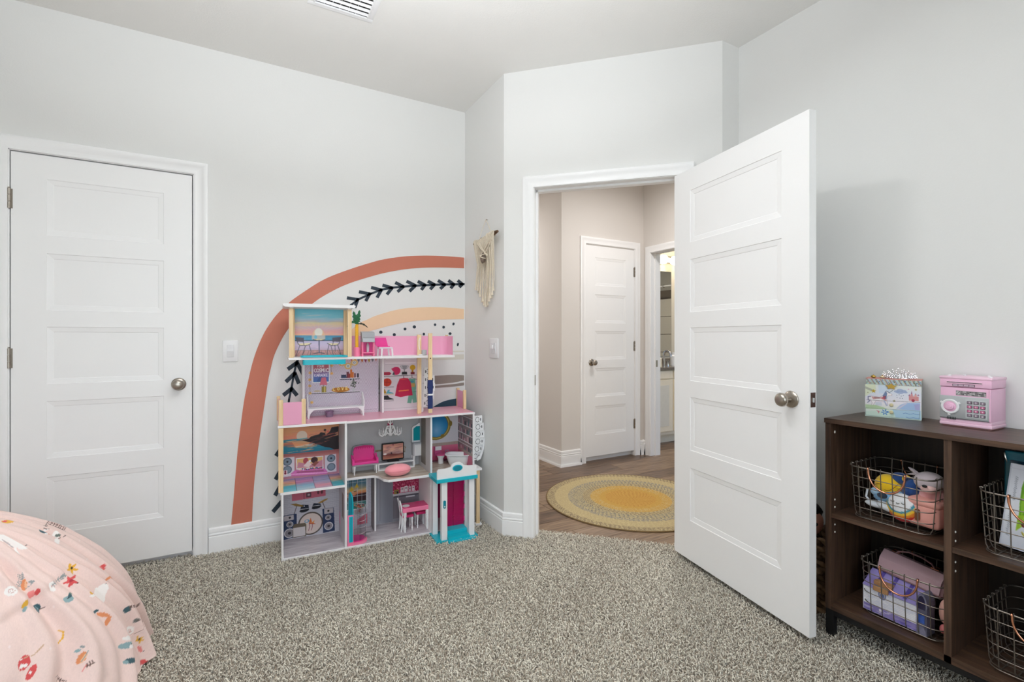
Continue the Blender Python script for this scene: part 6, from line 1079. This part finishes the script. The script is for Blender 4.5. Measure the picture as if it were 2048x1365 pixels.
c.line(gx_([(44, 118), (56, 126), (70, 130)]), .7, (110, 120, 60)); r9 = random.Random(33)
for x0, y0, y1 in ((11, 22, 66), (9, 84, 130)):
    P = [(x0 + 2.6 * sin(y * 1.9) * r9.uniform(.4, 1), y) for y in np.arange(y0, y1, .9)]; c.line(P, .55, (120, 126, 140))
c.rect(0, 0, 2, 150, (198, 202, 214)).rect(0, 8, 120, 9, (214, 216, 226))
b_ = obj('pages', MB().box(.0, .016, -.100, .100, 0, .268, .001).rot(.08, 'X').rot(.10, 'Y'), mat('page_white', (232, 230, 226), .7), t)
e = sheet('cover_print', c, (-.0008, .100, 0), (0, -.2, 0), (0, 0, .268), t, label='printed cover with a green leaf'); e.rotation_euler = (.08, .10, 0)

# ------------------------------------------------------------------ on top of the shelf: jewellery box, tiara, money safe
ZS = .872
t = thing('jewelry_box', 'pastel unicorn jewellery box with two drawers on the shelf top', 'jewelry box', (2.262, .930, ZS), math.atan2(-.95, .31))
W_, D_ = .176, .094; q = quad(245, 1415, 440, 512, 1100, 1215, 117, 0, 87)
obj('body', MB().box(-W_ / 2, W_ / 2, 0, D_, 0, .130), mat('box_pastel', (206, 222, 214), .5, var=.06), t)
c = Cv(117, 87, 175, 130, (236, 232, 238)); c.vgrad([(0, (232, 236, 228)), (20, (226, 230, 240)), (46, (240, 234, 240)), (60, (230, 232, 226)), (87, (206, 226, 214))], 0, 0, 117, 87)
c.poly([(0, 0), (22, 0), (24, 14), (0, 34)], (226, 232, 196), .8); c.poly([(0, 6), (18, 14), (14, 19), (0, 12)], (150, 150, 140), .6); c.poly([(28, 0), (56, 0), (50, 24), (30, 22)], (206, 222, 240), .7)
def starp(X, Y, r, k): c.poly([(X + (r if i % 2 == 0 else r * .42) * sin(i * pi / 5), Y - (r if i % 2 == 0 else r * .42) * cos(i * pi / 5)) for i in range(10)], k)
starp(*q(430, 590), 6, (190, 160, 40)); starp(*q(865, 800), 3.6, (130, 120, 50)); starp(*q(1305, 572), 3, (160, 140, 70)); c.ell(*q(303, 615), 1.4, 1.4, (160, 160, 120)); c.ell(*q(1160, 560), 1.4, 1.2, (220, 150, 180))
hb = [(300, 740), (330, 695), (380, 690), (560, 715), (640, 680), (680, 600), (705, 590), (760, 640), (820, 660), (815, 690), (740, 690), (710, 740), (715, 800), (730, 890), (700, 900), (660, 820), (600, 810), (480, 790), (440, 850), (400, 910), (370, 910), (400, 830), (360, 770)]
c.poly(qp(q, hb), (250, 244, 244)); c.line(qp(q, hb + hb[:1]), .7, (176, 150, 166)); c.poly(qp(q, [(380, 700), (560, 718), (700, 690), (700, 800), (560, 740), (420, 760)]), (206, 140, 140), .8); c.poly(qp(q, [(440, 705), (570, 720), (560, 750), (440, 740)]), (150, 110, 110), .7); c.poly(qp(q, [(620, 690), (690, 590), (720, 640), (700, 760), (660, 760)]), (86, 110, 150), .85); c.poly(qp(q, [(600, 740), (660, 690), (690, 700), (670, 770)]), (190, 70, 80), .7); c.line(qp(q, [(700, 590), (770, 625), (835, 580)]), 1.3, (90, 110, 120))
c.line(qp(q, [(360, 700), (310, 700), (310, 760), (345, 790), (300, 820)]), 2.2, (130, 130, 160)); c.poly(qp(q, [(660, 770), (730, 895), (705, 900), (640, 800)]), (170, 176, 206), .8); c.poly(qp(q, [(470, 820), (600, 820), (610, 895), (470, 890)]), (190, 200, 216), .5)
for x, y, r in ((920, 605, 6), (985, 580, 7), (1060, 600, 6), (1100, 625, 4), (985, 620, 8)): X, Y = q(x, y); c.ell(X, Y, r, r * .55, (150, 166, 200), a=.8)
for x, y in ((920, 680), (968, 672), (1010, 700), (1055, 690), (925, 728), (985, 742), (1035, 748)): c.ell(*q(x, y), .9, .8, (60, 70, 100))
CA = (216, 150, 150); c.rect(*q(1165, 700), *q(1360, 808), CA); [c.poly(qp(q, [(x - 24, 700), (x, y), (x + 24, 700)]), (160, 110, 140)) for x, y in ((1175, 660), (1220, 590), (1300, 640), (1352, 665))]; c.rect(*q(1200, 660), *q(1240, 720), CA); c.rect(*q(1280, 670), *q(1320, 720), (226, 170, 160)); c.ell(*q(1250, 795), 3.2, 3.6, (170, 60, 80)); c.rect(*q(1210, 690), *q(1290, 700), (180, 120, 140))
c.poly(qp(q, [(250, 860), (480, 880), (640, 930), (760, 980), (250, 950)]), (170, 200, 150), .8); c.poly(qp(q, [(900, 970), (1000, 880), (1110, 840), (1390, 850), (1390, 1010), (1100, 990)]), (150, 184, 226), .8); c.poly(qp(q, [(900, 970), (1100, 845), (1140, 850), (960, 970)]), (220, 210, 226), .9); c.poly(qp(q, [(1270, 880), (1380, 870), (1380, 1000), (1290, 985)]), (176, 170, 214), .8)
c.poly(qp(q, [(240, 1000), (800, 985), (1400, 1010), (1405, 1210), (240, 1100)]), (196, 222, 206), .5); c.poly(qp(q, [(830, 980), (1400, 1010), (1405, 1200), (900, 1150)]), (150, 190, 230), .6)
for k, y in enumerate((1050, 1130)): c.line([q(x, y + 16 * abs(sin(x * .02)) + (x - 1050) * .08) for x in range(1050 + 60 * k, 1380, 8)], 1., (96, 130, 190))
for a in range(7): X, Y = q(670, 1030); c.ell(X + 5 * cos(a), Y + 5 * sin(a), 3.4, 1.3, (60, 120, 190), a)
c.poly(qp(q, [(480, 980), (560, 1010), (540, 1060), (520, 1020)]), (206, 120, 130), .8)
c.line(qp(q, [(275, 770), (1390, 835)]), .8, (100, 96, 110)); c.line(qp(q, [(255, 930), (1385, 1020)]), .6, (120, 130, 130)); c.line(qp(q, [(255, 935), (258, 1085), (1370, 1190), (1382, 1030)]), .7, (110, 120, 120))
sheet('front_print', c, (-W_ / 2, -.0008, .0), (W_, 0, 0), (0, 0, .13), t, label='printed unicorn, rain cloud and castle picture')
def lidprint(w, h, n, sd):
    c = Cv(w, h, n, int(n * h / w), (190, 204, 190)); r = random.Random(sd)
    for i in range(-1, int(w / 9) + 2): c.poly([(i * 9.5, 0), (i * 9.5 + 3.4, 0), (i * 9.5 + 3.4 + h * .5, h), (i * 9.5 + h * .5, h)], (160, 146, 136)); c.poly([(i * 9.5 + 3.4, 0), (i * 9.5 + 6, 0), (i * 9.5 + 6 + h * .5, h), (i * 9.5 + 3.4 + h * .5, h)], (170, 196, 214))
    for _ in range(int(w * h / 22)): c.ell(r.uniform(0, w), r.uniform(0, h), 1.1, 1., r.choice([(60, 90, 80), (120, 130, 60), (80, 110, 150), (216, 160, 170)]))
    return c
lid = obj('lid', MB().box(-W_ / 2 + .003, W_ / 2, .004, D_, .1305, .153), mat('lid_pastel', (196, 206, 190), .5, var=.1, scale=60), t); sheet('lid_print', lidprint(114, 15, 150, 3), (-W_ / 2 + .003, .0032, .1308), (W_ - .003, 0, 0), (0, 0, .022), lid, label='striped pastel lid print'); obj('lid_edge', MB().box(-W_ / 2 + .001, W_ / 2 + .001, .003, D_, .1525, .155), mat('coral_edge', (214, 150, 140), .5), lid)
obj('clasp', MB().prism([(-.004 + (.019 if i % 2 == 0 else .0105) * sin(i * pi / 5) * 1.0, .1255 + (.0125 if i % 2 == 0 else .007) * cos(i * pi / 5)) for i in range(10)], -.006, -.001, 'xz'), GOLD, t, None, 'gold star clasp')
for z in (.052, .023): obj('drawer_knob', MB().lathe([(0, 0), (.0065, 0), (.0065, -.004), (.004, -.007), (0, -.0075)], (-.003, -.001, z), 16, axis=1), mat('cream_knob', (226, 214, 170), .3, .4), t, 40)
t = thing('tiara', 'sparkling silver rhinestone tiara resting on the jewellery box lid', 'tiara', (2.268, .918, ZS + .1555), math.atan2(-.95, .31)); SIL = mat('silver', (236, 236, 240), .15, 1.); GEM = mat('rhinestone', (250, 250, 255), .05, .6)
A2 = np.linspace(-1.25, 1.25, 25); tp_ = lambda a, r=.055: (.004 + r * 1.0 * sin(a), .055 - r * cos(a) * .8, 0)
obj('band', MB().tube([(*tp_(a)[:2], .003) for a in A2], .0022, 6), SIL, t, 50); b_ = MB(); g_ = MB(); r9 = random.Random(2)
for k, a in enumerate(np.linspace(-1.2, 1.2, 15)):
    x, y, _ = tp_(a); h = .013 + .023 * (1 - abs(a) / 1.3) ** .8 + (.005 if k % 2 else 0); b_.tube([(x, y, .003), (x + .003, y, h * .5), (x, y, h)], .0011, 5).tube([(x - .004, y, .004), (x - .0055, y, h * .35), (x, y, h * .7), (x + .0055, y, h * .35), (x + .004, y, .004)], .001, 5)
    for z in np.linspace(.004, h, 5): g_.ball((x + r9.uniform(-.004, .004), y - .0015, z), r9.uniform(.0018, .003), 6, 4)
obj('filigree', b_, SIL, t, 50); o_ = obj('stones', g_, GEM, t, kind='stuff'); o_['label'] = 'tiny rhinestones'
t = thing('gold_trinket', 'round gold trinket on the left corner of the jewellery box lid', 'trinket', (2.248, .990, ZS + .1555)); obj('bead', MB().ball((0, 0, .0062), .008, 12, 8, (1, 1.2, .75)), GOLD, t, 50); obj('stem', MB().lathe([(0, .011), (.002, .011), (.002, .014), (0, .0145)], (0, 0, 0), 8), GOLD, t, 40)
t = thing('pale_trinket', 'pale gold trinket between the gold trinket and the tiara', 'trinket', (2.258, .963, ZS + .1555)); obj('bead', MB().ball((0, 0, .0058), .0085, 12, 8, (1, 1.1, .68)), mat('pale_gold', (232, 206, 170), .3, .6), t, 50); obj('stem', MB().lathe([(0, .010), (.002, .010), (.002, .0135), (0, .014)], (0, 0, 0), 8), GOLD, t, 40)

sf = thing('money_safe', 'pink toy money safe with silver keypad door on the shelf top', 'toy safe', (2.247, .7045, ZS), -pi / 2 - .03); SW, SD_ = .141, .118
SP = mat('safe_pink', (242, 194, 220), .3, var=.02); SPL = mat('safe_pale_pink', (246, 206, 226), .3, var=.02); SSV = mat('safe_silver', (190, 194, 196), .35, .35, var=.03); x0 = -SW / 2
F_ = lambda n, b, m, s=None, l=None, p=None: obj(n, b, m, p or sf, s, l)
F_('base', MB().box(x0 - .002, -x0 + .002, -.003, SD_ + .002, .004, .016, .003).box(x0, -x0, 0, SD_, .016, .028, .002), SPL, 40); F_('foot', MB().box(x0 + .004, -x0 - .004, .004, SD_ - .004, 0, .005), mat('safe_foot', (190, 140, 140), .5))
F_('body', MB().box(x0, -x0, .0, SD_, .026, .141, .003), SP, 40); F_('lid', MB().box(x0 - .001, -x0 + .001, -.002, SD_, .1425, .172, .003), SP, 40); F_('lid_rim', MB().box(x0 - .003, -x0 + .003, -.004, SD_ + .003, .171, .180, .003), SPL, 40)
for x in (x0 + .016, x0 + .04, -x0 - .034, -x0 - .012): F_('top_stud', MB().lathe([(0, .18), (.0055, .18), (.005, .184), (0, .185)], (x, .03 if abs(x) > .045 else .085, 0), 12), WHITE, 40)
F_('bill_slot', MB().box(x0 + .020, x0 + .116, -.0028, -.001, .158, .1605), GAP); F_('slot_lip', MB().box(x0 + .018, x0 + .118, -.004, -.002, .1605, .163), SPL); F_('slot_lip', MB().box(x0 + .018, x0 + .118, -.004, -.002, .155, .158), SPL)
wf = F_('digit_window', MB().box(x0 + .036, x0 + .098, -.0032, -.002, .1425 + .003, .1535), mat('window_frame_mauve', (112, 84, 104), .4))
for k in range(4): obj('display', MB().box(x0 + .038 + k * .015, x0 + .051 + k * .015, -.0038, -.0032, .147, .152), mat('display_pale', (214, 190, 206), .2), wf)
c = Cv(82, 18, 120, 27, (150, 146, 146)); r9 = random.Random(12)
for k in range(3): 
    x = 14
    while x < 78: w = r9.uniform(2, 7); c.rect(x, 2.5 + k * 5, x + w, 5.5 + k * 5, r9.choice([(70, 66, 70), (206, 202, 204), (96, 90, 94)])); x += w + r9.uniform(.8, 2)
c.ell(6, 9, 5, 6, (200, 198, 200)); c.line([(2, 14), (11, 3)], 1.4, (70, 66, 70)); sheet('instruction_label', c, (x0 + .045, -.0008, .113), (.082, 0, 0), (0, 0, .017), sf, label='grey printed instruction label')
dr = F_('door', MB().box(x0 - .001, -x0 - .004, -.004, .0, .030, .110, .002), SSV, 40, 'silver keypad door'); F_('door_edge', MB().box(-x0 - .006, -x0 - .001, -.0045, .004, .028, .141, .0015), SP)
F_('door_line', MB().box(x0, -x0 - .004, -.0042, -.001, .0285, .0305), mat('dark_line', (66, 70, 72), .5))
dl = F_('dial_ring', MB().lathe([(.0185, 0), (.026, 0), (.0265, -.004), (.024, -.006), (.019, -.005), (.0185, -.001)], (0, 0, 0), 32, axis=1).xf(Matrix.Translation((x0 + .0305, -.004, .0715))), WHITE, 40, 'white dial ring'); M2 = Matrix.Translation((x0 + .0305, -.004, .0715))
obj('dial', MB().lathe([(0, -.001), (.019, -.001), (.019, -.0025), (.0125, -.0035), (.0125, -.009), (.011, -.0105), (.007, -.0105), (.0065, -.013), (0, -.0135)], (0, 0, 0), 28, axis=1).xf(M2), SP, dl, 40, 'pink combination dial')
for a in (-.5, pi + .5, pi / 2 + .1): obj('ring_lug', MB().box(.024, .032, -.004, -.001, -.004, .004, .001).rot(a, 'Y').xf(M2), WHITE, dl)
kp = F_('keypad', MB().box(x0 + .073, x0 + .131, -.0048, -.004, .036, .100, .0004), mat('keypad_silver', (206, 210, 212), .35, .2), None, 'silver keypad plate')
km = [mat('key_rose', (206, 110, 150), .4), mat('key_grey', (150, 132, 146), .4)]; DG = [['1', '2', '3'], ['4', '5', '6'], ['7', '8', '9'], ['*', '0', '#']]; KF = mat('key_rim', (92, 84, 94), .4); LT = mat('key_letter', (250, 240, 246), .4)
for r in range(4):
    for k in range(3):
        cx, cz = x0 + .0845 + k * .0175, .0905 - r * .0150; kk = obj('key', MB().prism(rrect(cx - .007, cx + .007, cz - .0052, cz + .0052, .002), -.0064, -.0048, 'xz'), KF, kp); obj('key_face', MB().prism(rrect(cx - .0056, cx + .0052, cz - .0036, cz + .0042, .0015), -.0076, -.0064, 'xz'), km[0 if r in (1, 2) else 1], kp)
        b_ = text_mb(DG[r][k], .0085).xf(Matrix.Translation((cx, -.0078, cz)) @ Matrix.Rotation(pi / 2, 4, 'X')); obj('digit', b_, LT, kp)
vn = MB()
for k in range(6): vn.box(x0 + .021 + k * .0045, x0 + .0232 + k * .0045, -.0046, -.003, .025, .034)
F_('speaker_slots', vn, mat('slot_dark', (50, 56, 54), .6))

# ------------------------------------------------------------------ behind the door: woven basket with a doll
t = thing('woven_basket', 'brown woven seagrass basket behind the open door', 'basket', (2.225, 1.262, .012)); r9 = random.Random(4)
SG = [mat('seagrass_%d' % k, c, .8, var=.25, scale=70, bump=.4) for k, c in enumerate(((120, 92, 66), (148, 118, 88), (96, 70, 50)))]
obj('base', MB().lathe([(0, 0), (.115, 0), (.118, .01), (0, .012)], n=28), SG[2], t)
for k in range(11):
    z = .014 + k * .029; R = .118 + .012 * sin(pi * k / 11)
    for s in range(2):
        P = [((R + .008 * sin(a * 13 + pi * s + k * 1.4)) * cos(a), (R + .008 * sin(a * 13 + pi * s + k * 1.4)) * sin(a), z + .009 * cos(a * 13 + pi * s + k * 1.4)) for a in np.linspace(0, 2 * pi, 105)[:-1]]
        obj('braid_row', MB().tube(P, .0115, 6, True), SG[(k + s) % 3], t, 60)
t = thing('baby_doll', 'dark-haired baby doll peeking out of the woven basket behind the door', 'doll', (2.20, 1.235, .17)); SK = mat('doll_skin', (226, 164, 140), .45, var=.03)
hd = obj('body', MB().ball((0.01, 0, .08), .06, 18, 12, (.8, 1, 1.3)), mat('doll_cloth', (206, 150, 150), .8), t, 60)
def face(d):
    k = 1.; x, y, z = d[0] * -.75 + d[1] * -.66, d[1], d[2]
    return 1 + .05 * max(0, x) ** 8 - .05 * max(0, z - .3)
hd = obj('head', MB().ball((-.005, -.012, .215), .062, 24, 18, (1, .98, 1.08), face), SK, t, 60, 'doll head with peach skin')
fx = np.array([-.78, -.62, 0]) / np.linalg.norm([.78, .62]); sx_ = np.array([fx[1], -fx[0], 0]) * -1; hc = np.array([-.005, -.012, .215])
for s in (-1, 1): obj('eye', MB().ball(tuple(hc + fx * .054 + sx_ * s * .022 + np.array([0, 0, .002])), .0085, 12, 8), mat('doll_eye', (40, 34, 34), .1), hd, 60)
obj('nose', MB().ball(tuple(hc + fx * .062 + np.array([0, 0, -.012])), .0075, 10, 8), SK, hd, 60); obj('mouth', MB().tube([tuple(hc + fx * .058 + sx_ * x + np.array([0, 0, -.029 + 20 * x * x])) for x in np.linspace(-.012, .012, 5)], .0022, 6), mat('doll_lip', (200, 90, 90), .4), hd, 60)
obj('hair', MB().ball(tuple(hc - fx * .008 + np.array([0, 0, .018])), .066, 24, 16, (1, 1, 1), lambda d: (1. if d[2] > .28 + .35 * float(np.dot(d, fx)) else .86) * (1 + .03 * sin(9 * math.atan2(d[1], d[0])))), mat('doll_hair', (36, 26, 22), .6, var=.3, scale=120), t, 60)
